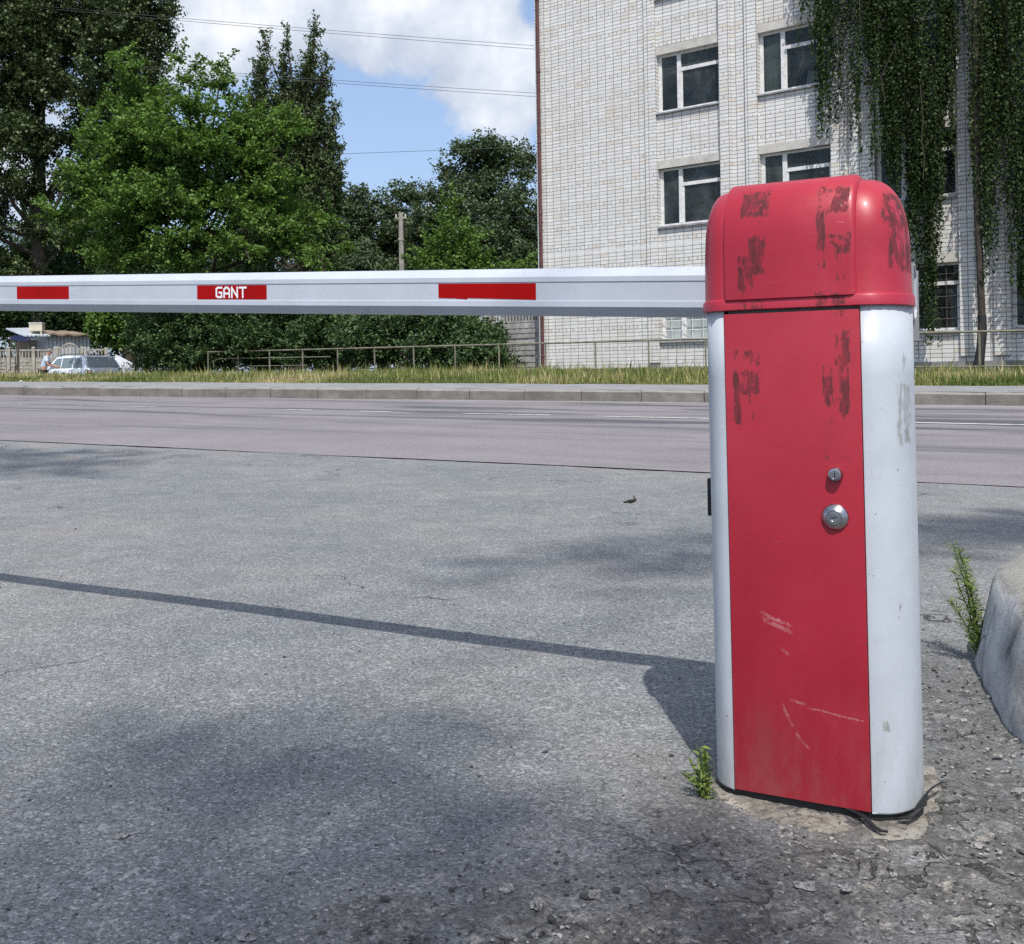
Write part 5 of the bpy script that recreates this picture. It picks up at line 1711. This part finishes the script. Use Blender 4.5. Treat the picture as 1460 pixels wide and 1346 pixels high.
# pale board behind the car
pa = Vector(foot(158, 42.6))
bm_ = MB()
q_ = [(0, 0, 0.0), (1.0, 0.1, 0.0), (0.86, 0.35, 1.18), (0.10, 0.28, 1.58)]
bm_.add([tuple(Vector(p) + pa) for p in q_] + [tuple(Vector(p) + pa + Vector((0, 0.03, 0))) for p in q_], [(0, 1, 2, 3), (7, 6, 5, 4), (0, 4, 5, 1), (1, 5, 6, 2), (2, 6, 7, 3), (3, 7, 4, 0)])
bm_.box(pa.x + 0.2, pa.x + 0.26, pa.y + 0.30, pa.y + 0.62, pa.z - 0.05, pa.z + 0.9)
tag(bm_.build('board', M['whitewash']), 'pale board leaning between the silver car and the dark bushes', 'board')

# ------------------------------------------------------------------ the man beside the car
M['skin'] = simple('sunburnt_skin', (0.40, 0.205, 0.145), 0.6, 0, 0.1, 12)
M['shirt'] = simple('pale_blue_shirt', (0.46, 0.53, 0.66), 0.9, 0, 0.12, 9, 0.2)
M['trousers'] = simple('dark_trousers', (0.06, 0.065, 0.085), 0.9, 0, 0.2, 9, 0.2)
M['hair'] = simple('grey_hair', (0.22, 0.21, 0.20), 0.8, 0, 0.3, 60, 0.4)
def skin_mesh(name, joints, edges, root, mat, parent, sub=2):
    me = bpy.data.meshes.new(name)
    keys = list(joints)
    me.from_pydata([joints[k][0] for k in keys], [(keys.index(a), keys.index(b)) for a, b in edges], [])
    me.update()
    o_ = bpy.data.objects.new(name, me); COL.objects.link(o_)
    sk = o_.modifiers.new('skin', 'SKIN'); sk.use_smooth_shade = True
    for i, k in enumerate(keys):
        r_ = joints[k][1]
        sv = me.skin_vertices[0].data[i]
        sv.radius = r_ if isinstance(r_, tuple) else (r_, r_)
        sv.use_root = (k == root)
    sb2 = o_.modifiers.new('sub', 'SUBSURF'); sb2.levels = sub; sb2.render_levels = sub
    dg = bpy.context.evaluated_depsgraph_get()
    m2 = bpy.data.meshes.new_from_object(o_.evaluated_get(dg))
    bpy.data.objects.remove(o_, do_unlink=True)
    m2.name = name
    return link_mesh(name, m2, mat, parent, True)
mx, my, mz = foot(62, 38.8)
man = empty('person', (mx, my, mz), R(18), 'man in a pale blue short sleeved shirt leaning forward beside the car bonnet', 'person')
# local: faces +x, leaning; y to his left
J = {'pel': ((0, 0, 0.93), (0.15, 0.12)), 'sp': ((0.04, 0, 1.13), (0.145, 0.115)), 'ch': ((0.10, 0, 1.33), (0.165, 0.12)), 'nk': ((0.155, 0, 1.475), 0.056), 'nk2': ((0.195, 0, 1.53), 0.054),
     'hd': ((0.225, 0, 1.60), (0.085, 0.092)), 'hd2': ((0.235, 0, 1.67), (0.080, 0.09)), 'fc': ((0.325, 0, 1.595), 0.018),
     'ls': ((0.11, 0.17, 1.40), 0.062), 'le': ((0.20, 0.25, 1.14), 0.044), 'lw': ((0.43, 0.19, 1.07), 0.030), 'lh': ((0.51, 0.17, 1.06), (0.022, 0.036)),
     'rs': ((0.11, -0.17, 1.40), 0.062), 're': ((0.18, -0.25, 1.13), 0.044), 'rw': ((0.42, -0.20, 1.05), 0.030), 'rh': ((0.50, -0.18, 1.04), (0.022, 0.036)),
     'lk0': ((0.0, 0.10, 0.85), 0.092), 'lk': ((0.05, 0.12, 0.48), 0.060), 'la': ((-0.02, 0.13, 0.09), 0.042), 'lf': ((0.14, 0.15, 0.035), 0.034),
     'rk0': ((0.0, -0.10, 0.85), 0.092), 'rk': ((0.02, -0.12, 0.48), 0.060), 'ra': ((-0.08, -0.13, 0.09), 0.042), 'rf': ((0.08, -0.15, 0.035), 0.034)}
Ed = [('pel', 'sp'), ('sp', 'ch'), ('ch', 'nk'), ('nk', 'nk2'), ('nk2', 'hd'), ('hd', 'hd2'), ('hd', 'fc'), ('ch', 'ls'), ('ls', 'le'), ('le', 'lw'), ('lw', 'lh'), ('ch', 'rs'), ('rs', 're'), ('re', 'rw'), ('rw', 'rh'),
      ('pel', 'lk0'), ('lk0', 'lk'), ('lk', 'la'), ('la', 'lf'), ('pel', 'rk0'), ('rk0', 'rk'), ('rk', 'ra'), ('ra', 'rf')]
for sd, hn in ((1, 'l'), (-1, 'r')):
    h = J[hn + 'h'][0]
    for i, (dy, dx, dz) in enumerate(((-0.030, 0.080, -0.006), (-0.010, 0.092, -0.012), (0.010, 0.088, -0.014), (0.028, 0.072, -0.012))):
        k1, k2 = hn + 'f%d' % i, hn + 'g%d' % i
        J[k1] = ((h[0] + dx * .5, h[1] + dy, h[2] + dz * .3), 0.0095); J[k2] = ((h[0] + dx, h[1] + dy * 1.1, h[2] + dz * 2.2), 0.008)
        Ed += [(hn + 'h', k1), (k1, k2)]
    J[hn + 't'] = ((h[0] + 0.035, h[1] - sd * 0.055, h[2] + 0.004), 0.0095); Ed.append((hn + 'h', hn + 't'))
skin_mesh('body', J, Ed, 'pel', M['skin'], man)
def grow(d, g_): return {k: (v[0], (v[1][0] + g_, v[1][1] + g_) if isinstance(v[1], tuple) else v[1] + g_) for k, v in d.items()}
Js = {k: J[k] for k in ('pel', 'sp', 'ch', 'ls', 'rs')}
for s_ in 'lr':
    a, b = Vector(J[s_ + 's'][0]), Vector(J[s_ + 'e'][0])
    Js[s_ + 'm'] = (tuple(a.lerp(b, 0.72)), 0.056)
Js['nkb'] = (tuple(Vector(J['ch'][0]).lerp(Vector(J['nk'][0]), 0.75)), 0.07)
skin_mesh('shirt', grow(Js, 0.022), [('pel', 'sp'), ('sp', 'ch'), ('ch', 'nkb'), ('ch', 'ls'), ('ls', 'lm'), ('ch', 'rs'), ('rs', 'rm')], 'pel', M['shirt'], man)
Jt = {k: J[k] for k in ('pel', 'lk0', 'lk', 'la', 'rk0', 'rk', 'ra')}
skin_mesh('trousers', grow(Jt, 0.018), [('pel', 'lk0'), ('lk0', 'lk'), ('lk', 'la'), ('pel', 'rk0'), ('rk0', 'rk'), ('rk', 'ra')], 'pel', M['trousers'], man)
hm_ = MB(); bm = bmesh.new(); bmesh.ops.create_uvsphere(bm, u_segments=18, v_segments=12, radius=1)
vs = [((v.co.x * 0.098 + 0.222), v.co.y * 0.090, v.co.z * 0.085 + 1.668) for v in bm.verts]
fs = [[v.index for v in f.verts] for f in bm.faces if not (f.calc_center_median().x > 0.55 and f.calc_center_median().z < 0.55) and f.calc_center_median().z > -0.55]
bm.free(); hm_.add(vs, fs); hm_.build('hair', M['hair'], man, smooth=True)
for sd in (-1, 1):
    e_ = MB(); e_.lathe([(0.018, -0.01), (0.026, 0.0), (0.018, 0.008)], 10, 'y', (0.222, sd * 0.092, 1.60)); e_.build('ear', M['skin'], man, smooth=True)
    e_ = MB(); e_.lathe([(0.004, -0.004), (0.009, 0.0), (0.004, 0.004)], 8, 'x', (0.302, sd * 0.034, 1.630)); e_.build('eye', M['black'], man, smooth=True)
e_ = MB(); e_.box(0.298, 0.312, -0.024, 0.024, 1.548, 1.556, 0, 0.003); e_.build('mouth', M['redlamp'], man)

# ------------------------------------------------------------------ utility pole and overhead wires
M['pole'] = simple('grey_pole_concrete', (0.27, 0.25, 0.22), 0.9, 0, 0.25, 3, 0.3)
Yp = 52.0
pf = Vector(foot(575, Yp)); pt = P(573.5, 306, Yp)
pole = empty('utility_pole', pf, 0, 'grey concrete utility pole with a small crossarm in front of the distant trees', 'pole')
hp = pt.z - pf.z
mb = MB(); mb.tube([(0, 0, -0.3), (0, 0, hp)], [0.17, 0.115], 8); mb.box(-0.13, 0.13, -0.13, 0.13, hp - 1.32, hp - 1.22)
mb.build('shaft', M['pole'], pole)
mb = MB(); mb.box(-0.30, 0.30, -0.05, 0.05, hp - 0.22, hp - 0.14, 0, 0.01); mb.box(-0.10, 0.14, -0.06, 0.06, hp - 0.001, hp + 0.10, 0, 0.01)
mb.build('crossarm', M['pole'], pole)
for x in (-0.24, 0.24):
    mb = MB(); mb.lathe([(0.03, hp - 0.139), (0.045, hp - 0.08), (0.025, hp - 0.05), (0.04, hp - 0.02), (0.02, hp + 0.02)], 10, 'z', (x, 0, 0)); mb.build('insulator', M['frame'], pole, smooth=True)
M['wire'] = simple('dark_wire', (0.05, 0.05, 0.055), 0.6, 0.2, 0.2, 5)
def wire(a, b, sag, r_, label, group='overhead wires'):
    mb = MB(); pts = []
    for i in range(25):
        f = i / 24
        p = a.lerp(b, f); p.z -= sag * 4 * f * (1 - f)
        pts.append(p)
    mb.tube(pts, r_, 5)
    return tag(mb.build('wire', M['wire'], None), label, 'wire', group)
def ext(x0, y0, x1, y1, Y, xa, xb_, Yb=None):
    """line through two photo points at depth Y, run on to photo x = xa and xb_"""
    m = (y1 - y0) / (x1 - x0)
    return P(xa, y0 + m * (xa - x0), Y), P(xb_, y0 + m * (xb_ - x0), Yb or Y)
for (x0, y0, x1, y1, Y, r_, lab) in ((245, 15.0, 765, 55.5, 54, 0.012, 'uppermost overhead wire crossing the clouds'), (245, 18.5, 765, 60.5, 54, 0.012, 'second overhead wire from the top, just under the uppermost'),
                                     (470, 103.5, 765, 123.5, 56, 0.012, 'upper wire of the middle pair crossing the sky'), (470, 107.5, 765, 128.5, 56, 0.012, 'lower wire of the middle pair crossing the sky')):
    a, b = ext(x0, y0, x1, y1, Y, -400, 1400)
    wire(a, b, 0.4, r_, lab)
a, b = ext(480, 218, 765, 207, 66, 200, 1300); wire(a, b, 0.1, 0.014, 'faint single wire above the distant round trees')
ins = pole.location + Vector((0.24, 0, hp)); ins2 = pole.location + Vector((-0.24, 0, hp))
wire(ins, P(1100, 268, 36), 0.5, 0.011, 'wire running right from the utility pole to the building')
wire(ins2, P(-200, 300, 52), 1.0, 0.011, 'wire running left from the utility pole into the trees')
a, b = P(500, 322, 58), P(1000, 318, 50); wire(a, b, 0.3, 0.010, 'lower wire passing before the distant trees')

# ------------------------------------------------------------------ foreground: raised concrete island, footing, weeds, scraps, stones
def island_mat():
    t = NT('island_concrete')
    co = t.coord()
    geo = t.n('ShaderNodeNewGeometry')
    nz = t.sep(geo.outputs['Normal'])[2]
    n1 = t.noise(co, 6.0, 8, 0.7)
    top = t.ramp(t.noise(co, 3.0, 7, 0.65), [(0.3, (0.25, 0.245, 0.225)), (0.7, (0.40, 0.385, 0.355))])
    top = t.mix(t.smooth(t.noise(co, 60, 4, 0.7), 0.62, 0.70), top, (0.50, 0.49, 0.46, 1))
    side = t.ramp(n1, [(0.34, (0.34, 0.335, 0.325)), (0.50, (0.56, 0.555, 0.54)), (0.62, (0.72, 0.715, 0.70))])
    st = t.smooth(t.noise(co, 22.0, 9, 0.78), 0.50, 0.62)
    side = t.mix(t.math('MULTIPLY', st, 0.55), side, (0.62, 0.64, 0.67, 1))
    chips = t.smooth(t.noise(co, 38.0, 5, 0.7), 0.62, 0.70)
    side = t.mix(t.math('MULTIPLY', chips, 0.8), side, (0.60, 0.60, 0.59, 1))
    ce = t.voro(t.mapping(co, scale=(1, 1, 0.6)), 6.0, 'DISTANCE_TO_EDGE', 'Distance')
    cr = t.math('MULTIPLY', t.smooth(ce, 0.02, 0.004), t.smooth(t.noise(co, 3.2, 2), 0.52, 0.6))
    side = t.mix(t.math('MULTIPLY', cr, 0.7), side, (0.07, 0.07, 0.07, 1))
    c = t.mix(t.smooth(nz, 0.45, 0.8), side, top)
    h = t.math('SUBTRACT', t.math('ADD', n1, t.math('MULTIPLY', t.noise(co, 55, 6, 0.75), 0.9)), t.math('MULTIPLY', cr, 0.6))
    t.pbr(c, 0.9, 0, t.bump(h, 1.0, 0.014), 0.3)
    return t.mat
M['island'] = island_mat()
foot_ = [(1.135, 2.535), (1.085, 2.42), (1.020, 2.20), (0.972, 2.05), (0.957, 1.95), (0.966, 1.82), (1.03, 1.68), (1.14, 1.60), (1.30, 1.56), (2.6, 1.36), (2.9, 3.9), (2.2, 3.65), (1.75, 3.25), (1.40, 2.88), (1.21, 2.64)]
def dense_poly(poly, step):
    out_ = []
    for (a, b) in zip(poly, poly[1:] + poly[:1]):
        L = math.hypot(b[0] - a[0], b[1] - a[1]); k = max(1, int(L / step))
        for i in range(k):
            out_.append((a[0] + (b[0] - a[0]) * i / k, a[1] + (b[1] - a[1]) * i / k))
    return out_
for _ in range(1):
    foot_ = [(a_[0] * w1 + b_[0] * (1 - w1), a_[1] * w1 + b_[1] * (1 - w1)) for a_, b_ in zip(foot_, foot_[1:] + foot_[:1]) for w1 in (0.75, 0.25)]
dpoly = dense_poly(foot_, 0.03)
cxp = sum(p[0] for p in dpoly) / len(dpoly); cyp = sum(p[1] for p in dpoly) / len(dpoly)
isl = MB(); rows_ = []
HI = 0.225
lev = [(0.0, -0.05), (0.0, 0.012), (0.010, 0.06), (0.021, 0.11), (0.032, 0.16), (0.042, 0.195), (0.055, HI - 0.008), (0.075, HI), (0.13, HI + 0.002)]
nd = len(dpoly)
for li_, (ins_, z) in enumerate(lev):
    for i, (x, y) in enumerate(dpoly):
        x0_, y0_ = dpoly[i - 1]; x1_, y1_ = dpoly[(i + 1) % nd]
        tx, ty = x1_ - x0_, y1_ - y0_; L = math.hypot(tx, ty) + 1e-9
        nx_, ny_ = -ty / L, tx / L            # inward for this winding?
        if nx_ * (cxp - x) + ny_ * (cyp - y) < 0: nx_, ny_ = -nx_, -ny_
        j = 0.0045 * mnoise.fractal(Vector((x * 14, y * 14, z * 14)), 0.8, 2, 4)
        chip = 0
        if 4 <= li_ <= 7:
            c_ = mnoise.noise(Vector((x * 9, y * 9, 3)))
            chip = max(0, c_ - 0.15) * 0.025
        rows_.append((x + nx_ * (ins_ + j + chip), y + ny_ * (ins_ + j + chip), z - chip * 0.5 + (0.003 * mnoise.noise(Vector((x * 8, y * 8, 1))) if z > 0.2 else 0)))
fs = []
for k in range(len(lev) - 1):
    for i in range(nd):
        fs.append((k * nd + i, k * nd + (i + 1) % nd, (k + 1) * nd + (i + 1) % nd, (k + 1) * nd + i))
fs.append(tuple((len(lev) - 1) * nd + i for i in range(nd)))
isl.add(rows_, fs)
isl_o = isl.build('concrete_island', M['island'], None, smooth=True)
tag(isl_o, 'rounded raised concrete island with whitewashed chipped side at the right edge', 'concrete island')

# cement footing under the cabinet
def cement_mat():
    t = NT('crumbled_cement')
    co = t.coord()
    c = t.ramp(t.noise(co, 14, 8, 0.72), [(0.36, (0.085, 0.078, 0.068)), (0.50, (0.23, 0.215, 0.185)), (0.68, (0.37, 0.35, 0.305))])
    c = t.mix(t.smooth(t.noise(co, 100, 5, 0.65), 0.55, 0.62), c, (0.09, 0.085, 0.08, 1))
    t.pbr(c, 0.95, 0, t.bump(t.noise(co, 60, 8, 0.75), 0.9, 0.006), 0.2)
    return t.mat
M['cement'] = cement_mat()
pts = [(1006, 1132), (1030, 1152), (1066, 1172), (1110, 1184), (1160, 1196), (1205, 1206), (1256, 1214), (1300, 1210), (1322, 1186), (1338, 1160), (1340, 1130), (1330, 1105), (1250, 1080), (1060, 1060), (1020, 1095)]
poly = [tuple(G(x, y - 9)[:2]) for x, y in pts]
dp_ = dense_poly(poly, 0.008)
ccx = sum(p[0] for p in dp_) / len(dp_); ccy = sum(p[1] for p in dp_) / len(dp_)
cm_ = MB(); vs = []
LV = [(1.015, -0.004), (1.0, 0.001), (0.93, 0.0035), (0.80, 0.0035), (0.6, 0.001), (0.3, 0.0)]
nd = len(dp_)
for (f, z) in LV:
    for (x, y) in dp_:
        j = 0.035 * mnoise.fractal(Vector((x * 17, y * 17, 2)), 0.7, 2, 4) * (1 if f > 0.9 else 0.3)
        ff = f + j * 1.0
        X, Y_ = ccx + (x - ccx) * ff, ccy + (y - ccy) * ff
        vs.append((X, Y_, z + 0.0030 * mnoise.fractal(Vector((X * 60, Y_ * 60, 5)), 0.8, 2, 3)))
fs = []
for k in range(len(LV) - 1):
    for i in range(nd):
        fs.append((k * nd + i, k * nd + (i + 1) % nd, (k + 1) * nd + (i + 1) % nd, (k + 1) * nd + i))
fs.append(tuple((len(LV) - 1) * nd + i for i in range(nd)))
cm_.add(vs, fs)
tag(cm_.build('cement_footing', M['cement']), 'thin crumbled pale cement footing spread round the base of the barrier cabinet', 'footing')

# rubber strips
def ribbon(name, pts, wd, label, th=0.0014):
    mb = MB(); vs = []
    n = len(pts)
    for i, (p, w_, tl) in enumerate(pts):
        p = Vector(p)
        d = Vector(pts[min(i + 1, n - 1)][0]) - Vector(pts[max(0, i - 1)][0]); d.normalize()
        s_ = d.cross(Vector((0, 0, 1))).normalized()
        s_ = (s_ * math.cos(tl) + Vector((0, 0, 1)) * math.sin(tl))
        u_ = d.cross(s_)
        for (a, b) in ((-1, -1), (1, -1), (1, 1), (-1, 1)):
            vs.append(tuple(p + s_ * (a * w_ * wd) + u_ * (b * th)))
    fs = []
    for i in range(n - 1):
        for j in range(4):
            fs.append((i * 4 + j, i * 4 + (j + 1) % 4, i * 4 + 4 + (j + 1) % 4, i * 4 + 4 + j))
    fs += [(0, 1, 2, 3), tuple((n - 1) * 4 + j for j in range(4))]
    mb.add(vs, fs)
    return tag(mb.build(name, M['black'], None), label, 'rubber strip')
def gz(x, y, h): 
    p = G(x, y); return (p.x, p.y, p.z + h)
ribbon('rubber_strip', [(gz(1196, 1160, .012), .5, .5), (gz(1210, 1166, .014), 1, .5), (gz(1224, 1170, .013), 1.1, .35), (gz(1236, 1178, .011), .9, .2), (gz(1246, 1188, .011), .8, .4), (gz(1256, 1194, .010), .7, .1), (gz(1266, 1195, .010), .3, 0)], 0.0052, 'thin black rubber strip curling out on the cement below the red door')
ribbon('rubber_strip', [(gz(1282, 1176, .010), .5, .2), (gz(1294, 1178, .013), 1.2, .3), (gz(1306, 1176, .018), 1.5, .9), (gz(1314, 1166, .020), .9, .3), (gz(1320, 1154, .024), .8, 1.0), (gz(1332, 1144, .026), .5, .7), (gz(1344, 1134, .022), .2, .6)], 0.0085, 'crumpled black rubber strip sticking out beside the white shell of the cabinet')

# weeds
def weed(name, base, stems, label, leafL, leafW, per, lean=(0, 0), needle=False):
    root = empty(name, base, 0, label, 'weed')
    mb = MB(); C, D, T = [], [], []
    for (dx, dy, h) in stems:
        p0 = Vector((random.uniform(-.012, .012), random.uniform(-.012, .012), -0.01)); p1 = Vector((dx * .45, dy * .45, h * .55)); p2 = Vector((dx, dy, h))
        pts = [p0, p0.lerp(p1, .5) + Vector((dx * .05, 0, 0)), p1, p1.lerp(p2, .5), p2]
        mb.tube(pts, [0.0019, 0.0018, 0.0015, 0.0012, 0.0007], 5)
        for k in range(per):
            f = 0.12 + 0.88 * (k + random.random() * .6) / per
            q_ = p0.lerp(p1, f / .55) if f < .55 else p1.lerp(p2, (f - .55) / .45)
            az = k * 2.4 + random.uniform(-.4, .4)
            d = Vector((math.cos(az), math.sin(az), random.uniform(0.3, 1.0))).normalized()
            ll = leafL * (1.15 - 0.55 * f)
            C.append(tuple(q_ + d * ll * 0.5)); D.append(tuple(d)); T.append(0.35 + 0.5 * f)
    mb.build('stem', M['leaf_weed'], root, smooth=True)
    leaf_mesh('leaves', np.array(C), leafL, leafW, M['leaf_weed'], root, up=0.3, tint=np.array(T), dirs=np.array(D) * 3.5)
    return root
weed('weed', gz(1008, 1136, 0.0), [(-.026, .0, .058), (-.012, .01, .078), (.004, .02, .062), (-.034, -.015, .038), (.002, .03, .075), (-.016, -.01, .05), (-.036, .01, .035)],
     'short leafy weed growing at the left foot of the barrier cabinet', 0.016, 0.0048, 20)
weed('weed', gz(1401, 944, 0.0), [(-.040, .03, .27), (-.06, .02, .22), (-.02, .05, .24), (-.075, .0, .15), (-.03, .0, .20), (-.050, .04, .28)],
     'tall feathery green weed growing against the corner of the concrete island', 0.034, 0.0030, 95)

# stones and grit
M['stone'] = simple('broken_asphalt_stone', (0.34, 0.33, 0.315), 0.95, 0, 0.6, 90, 0.9, 0.2, 260)
M['stone_dark'] = simple('dark_grit', (0.045, 0.044, 0.043), 0.85, 0, 0.5, 40, 0.3)
def rock_geo(sub=2, seed=0):
    bm = bmesh.new(); bmesh.ops.create_icosphere(bm, subdivisions=sub, radius=1.0)
    vs = []
    for v in bm.verts:
        f = 1 + 0.60 * mnoise.fractal(v.co * 1.3 + Vector((seed * 7.1, 0, 0)), 0.8, 2, 3)
        vs.append(np.array(v.co) * f)
    fs = [[v.index for v in f.verts] for f in bm.faces]
    bm.free()
    return np.array(vs), fs
for i, (px, py, r_, lab) in enumerate(((622, 1213, .013, 'pale flat broken stone on the asphalt left of the bottom centre'), (847, 1277, .011, 'rounded grey stone in the broken asphalt at the bottom'), (1147, 1266, .014, 'flat stone lying in front of the red door'),
                                      (1207, 1268, .008, 'small stone right of the flat one before the red door'), (722, 1268, .012, 'pale chip of asphalt between two stones at the bottom centre'), (930, 1205, .008, 'pale pebble on the dirt left of the cabinet'),
                                      (765, 1290, .011, 'pale chip lowest in the bottom centre'), (350, 1336, .013, 'stone at the lower edge of the picture on the left'), (175, 1193, .009, 'small broken chip far left on the dark asphalt'),
                                      (1392, 1206, .010, 'pale crumb of cement right of the cabinet'), (1452, 1130, .012, 'rounded stone near the right edge below the island'))):
    g_, fs = rock_geo(3, i + 1)
    p = G(px, py)
    mb = MB(); mb.add([(x * r_ * 1.35, y * r_ * 1.0, z * r_ * 0.55 + r_ * 0.2) for x, y, z in g_], fs)
    o_ = mb.build('stone', M['stone'], None); o_.scale = (0.75, 0.75, 0.75); o_.location = p; o_.rotation_euler = (0, 0, i * 1.3)
    tag(o_, lab, 'stone', 'loose stones on the asphalt')
gm = MB()
protos = [rock_geo(1, 20 + k) for k in range(5)]
def grit(x, y, r_, mi):
    g_, fs = protos[random.randrange(5)]
    a = random.uniform(0, 6.28); c_, s_ = math.cos(a), math.sin(a)
    q1, q2, q3 = r_ * random.uniform(.8, 1.5), r_ * random.uniform(.7, 1.1), r_ * random.uniform(.4, .7)
    z = terr(x, y)
    gm.add([(x + (p[0] * q1) * c_ - (p[1] * q2) * s_, y + (p[0] * q1) * s_ + (p[1] * q2) * c_, z + p[2] * q3 + q3 * 0.4) for p in g_], fs, mi)
for k in range(2600):
    m = random.random()
    if m < 0.34:   # around the cabinet foot and the broken stretch
        x, y = random.gauss(0.62, 0.30), random.gauss(1.52, 0.16)
    elif m < 0.60:
        x, y = random.gauss(0.15, 0.45), random.gauss(1.25, 0.13)
    elif m < 0.78:
        x, y = random.gauss(0.95, 0.12), random.gauss(1.95, 0.40)
    else:
        y = 0.95 + 4.5 * random.random() ** 1.6; x = random.uniform(-0.55, 0.5) * y
    dk = random.random() < (0.45 if m < 0.78 else 0.92)
    r_ = random.uniform(0.0014, 0.0040) * (1.0 if m < 0.78 else 0.85)
    if random.random() < 0.05: r_ *= 1.9
    grit(x, y, r_, 1 if dk else 0)
tag(gm.build('gravel', [M['stone'], M['stone_dark']], None, fix=False), 'scattered dark grit and pale crumbs on the asphalt', 'gravel', None, 'stuff')
# a twig
q_ = [gz(890, 717, .004), gz(898, 718, .012), gz(906, 715, .010), gz(903, 714, .03)]
mb = MB(); mb.tube(q_, [0.008, 0.012, 0.007, 0.003], 6)
tag(mb.build('twig', M['bark']), 'small dark twig lying alone on the pale asphalt', 'twig')
# litter on the verge
for (px, py, lab) in ((652, 537, 'white paper scrap in the grass left of the concrete panel'), (30, 546, 'white wrapper on the kerb side at the far left'), (905, 544, 'crumpled white scrap at the grass edge left of the cabinet')):
    p = G(px, py); mb = MB(); g_, fs = rock_geo(2, px)
    mb.add([(p.x + x * .045, p.y + y * .035, p.z + .03 + z * .02) for x, y, z in g_], fs)
    tag(mb.build('paper_scrap', M['frame']), lab, 'litter', 'scraps of litter on the verge')

# ------------------------------------------------------------------ street tree behind the viewer: its crown shades parts of the driveway
def over(px, py, h):
    g_ = G(px, py)
    return (g_.x - SUN_SH[0] * h, g_.y - SUN_SH[1] * h, g_.z + h)
def crown_patch(n, box, h, keep, twig=0.42):
    S_, E2_ = [], []
    tries_ = 0
    while len(S_) < n and tries_ < n * 60:
        tries_ += 1
        x, y = random.uniform(box[0], box[1]), random.uniform(box[2], box[3])
        if random.random() > keep(x, y): continue
        hh = h + random.uniform(-0.25, 0.25)
        c_ = Vector((x - SUN_SH[0] * hh, y - SUN_SH[1] * hh, terr(x, y) + hh))
        az = random.uniform(0, 6.28)
        d = Vector((math.cos(az), math.sin(az), random.uniform(-0.1, 0.3))) * twig * random.uniform(0.6, 1.3)
        S_.append(c_ - d * 0.5); E2_.append(c_ + d * 0.5)
    return S_, E2_
def soft(v, a, b): return sst((v - a) / (b - a))
def k_near(x, y):
    edge = 2.62 + 0.62 * x if x < -0.4 else 2.37 - 0.95 * (x + 0.4)      # far edge of the big shade
    edge = min(edge, 2.25) + 0.14 * mnoise.noise(Vector((x * 2.2, y * 2.2, 3)))
    return soft(edge - y, -0.15, 0.45) * soft(0.42 - x, -0.1, 0.35) * (0.72 + 0.5 * mnoise.noise(Vector((x * 1.7, y * 1.7, 6))))
gA, gB = G(660, 800), G(1440, 760)
def k_mid(x, y):
    f = (x - gA.x) / (gB.x - gA.x)
    yc = gA.y + (gB.y - gA.y) * f
    return soft(0.85 - abs(y - yc), 0.0, 0.5) * soft(x - gA.x, -0.35, 0.5) * max(0, 0.62 + 0.9 * mnoise.noise(Vector((x * 0.9, y * 1.9, 1.5))))
def k_far(x, y):
    return soft(1.1 - abs(y - 8.4 + 0.22 * (x + 4.4)), 0.0, 0.6) * soft(-2.75 - x, -0.1, 0.9) * max(0, 0.8 + 0.8 * mnoise.noise(Vector((x * 0.8, y * 1.6, 4.5))))
SE = [crown_patch(230, (-2.6, 0.6, 0.2, 2.6), 17.3, k_near), crown_patch(170, (-0.7, 3.2, 2.9, 6.2), 18.0, k_mid), crown_patch(300, (-7.5, -2.2, 6.5, 10.5), 18.6, k_far, 0.5)]
root = empty('street_tree', (-3.4, -9.5, terr(-3.4, -9.5)), 0, 'tall street tree behind the viewer whose crown shades patches of the driveway', 'tree')
o = Vector(root.location)
S = np.array([tuple(p - o) for q_ in SE for p in q_[0]]); E_ = np.array([tuple(p - o) for q_ in SE for p in q_[1]])
mb = MB(); wood_parts(mb, (0, 0, -0.1), Vector((1.2, -1.5, 19.5)), 0.30, [], S, E_, 0.008, 0)
tr_top = Vector((0.6, -0.8, 13.5))
for q_ in SE:
    ctr = sum((p - o for p in q_[0]), Vector()) / len(q_[0])
    mb.tube([tr_top, tr_top.lerp(ctr, 0.5) + Vector((0, 0, 0.6)), ctr], [0.030, 0.020, 0.010], 6)
mb.build('trunk', M['bark'], root, smooth=True, fix=False)
C, ti = leaves_on_twigs(S, E_, 13, 0.10, 0.06)
leaf_mesh('crown', C, 0.10, 0.075, M['leaf_lime'], root, up=0.9, tint=ti)
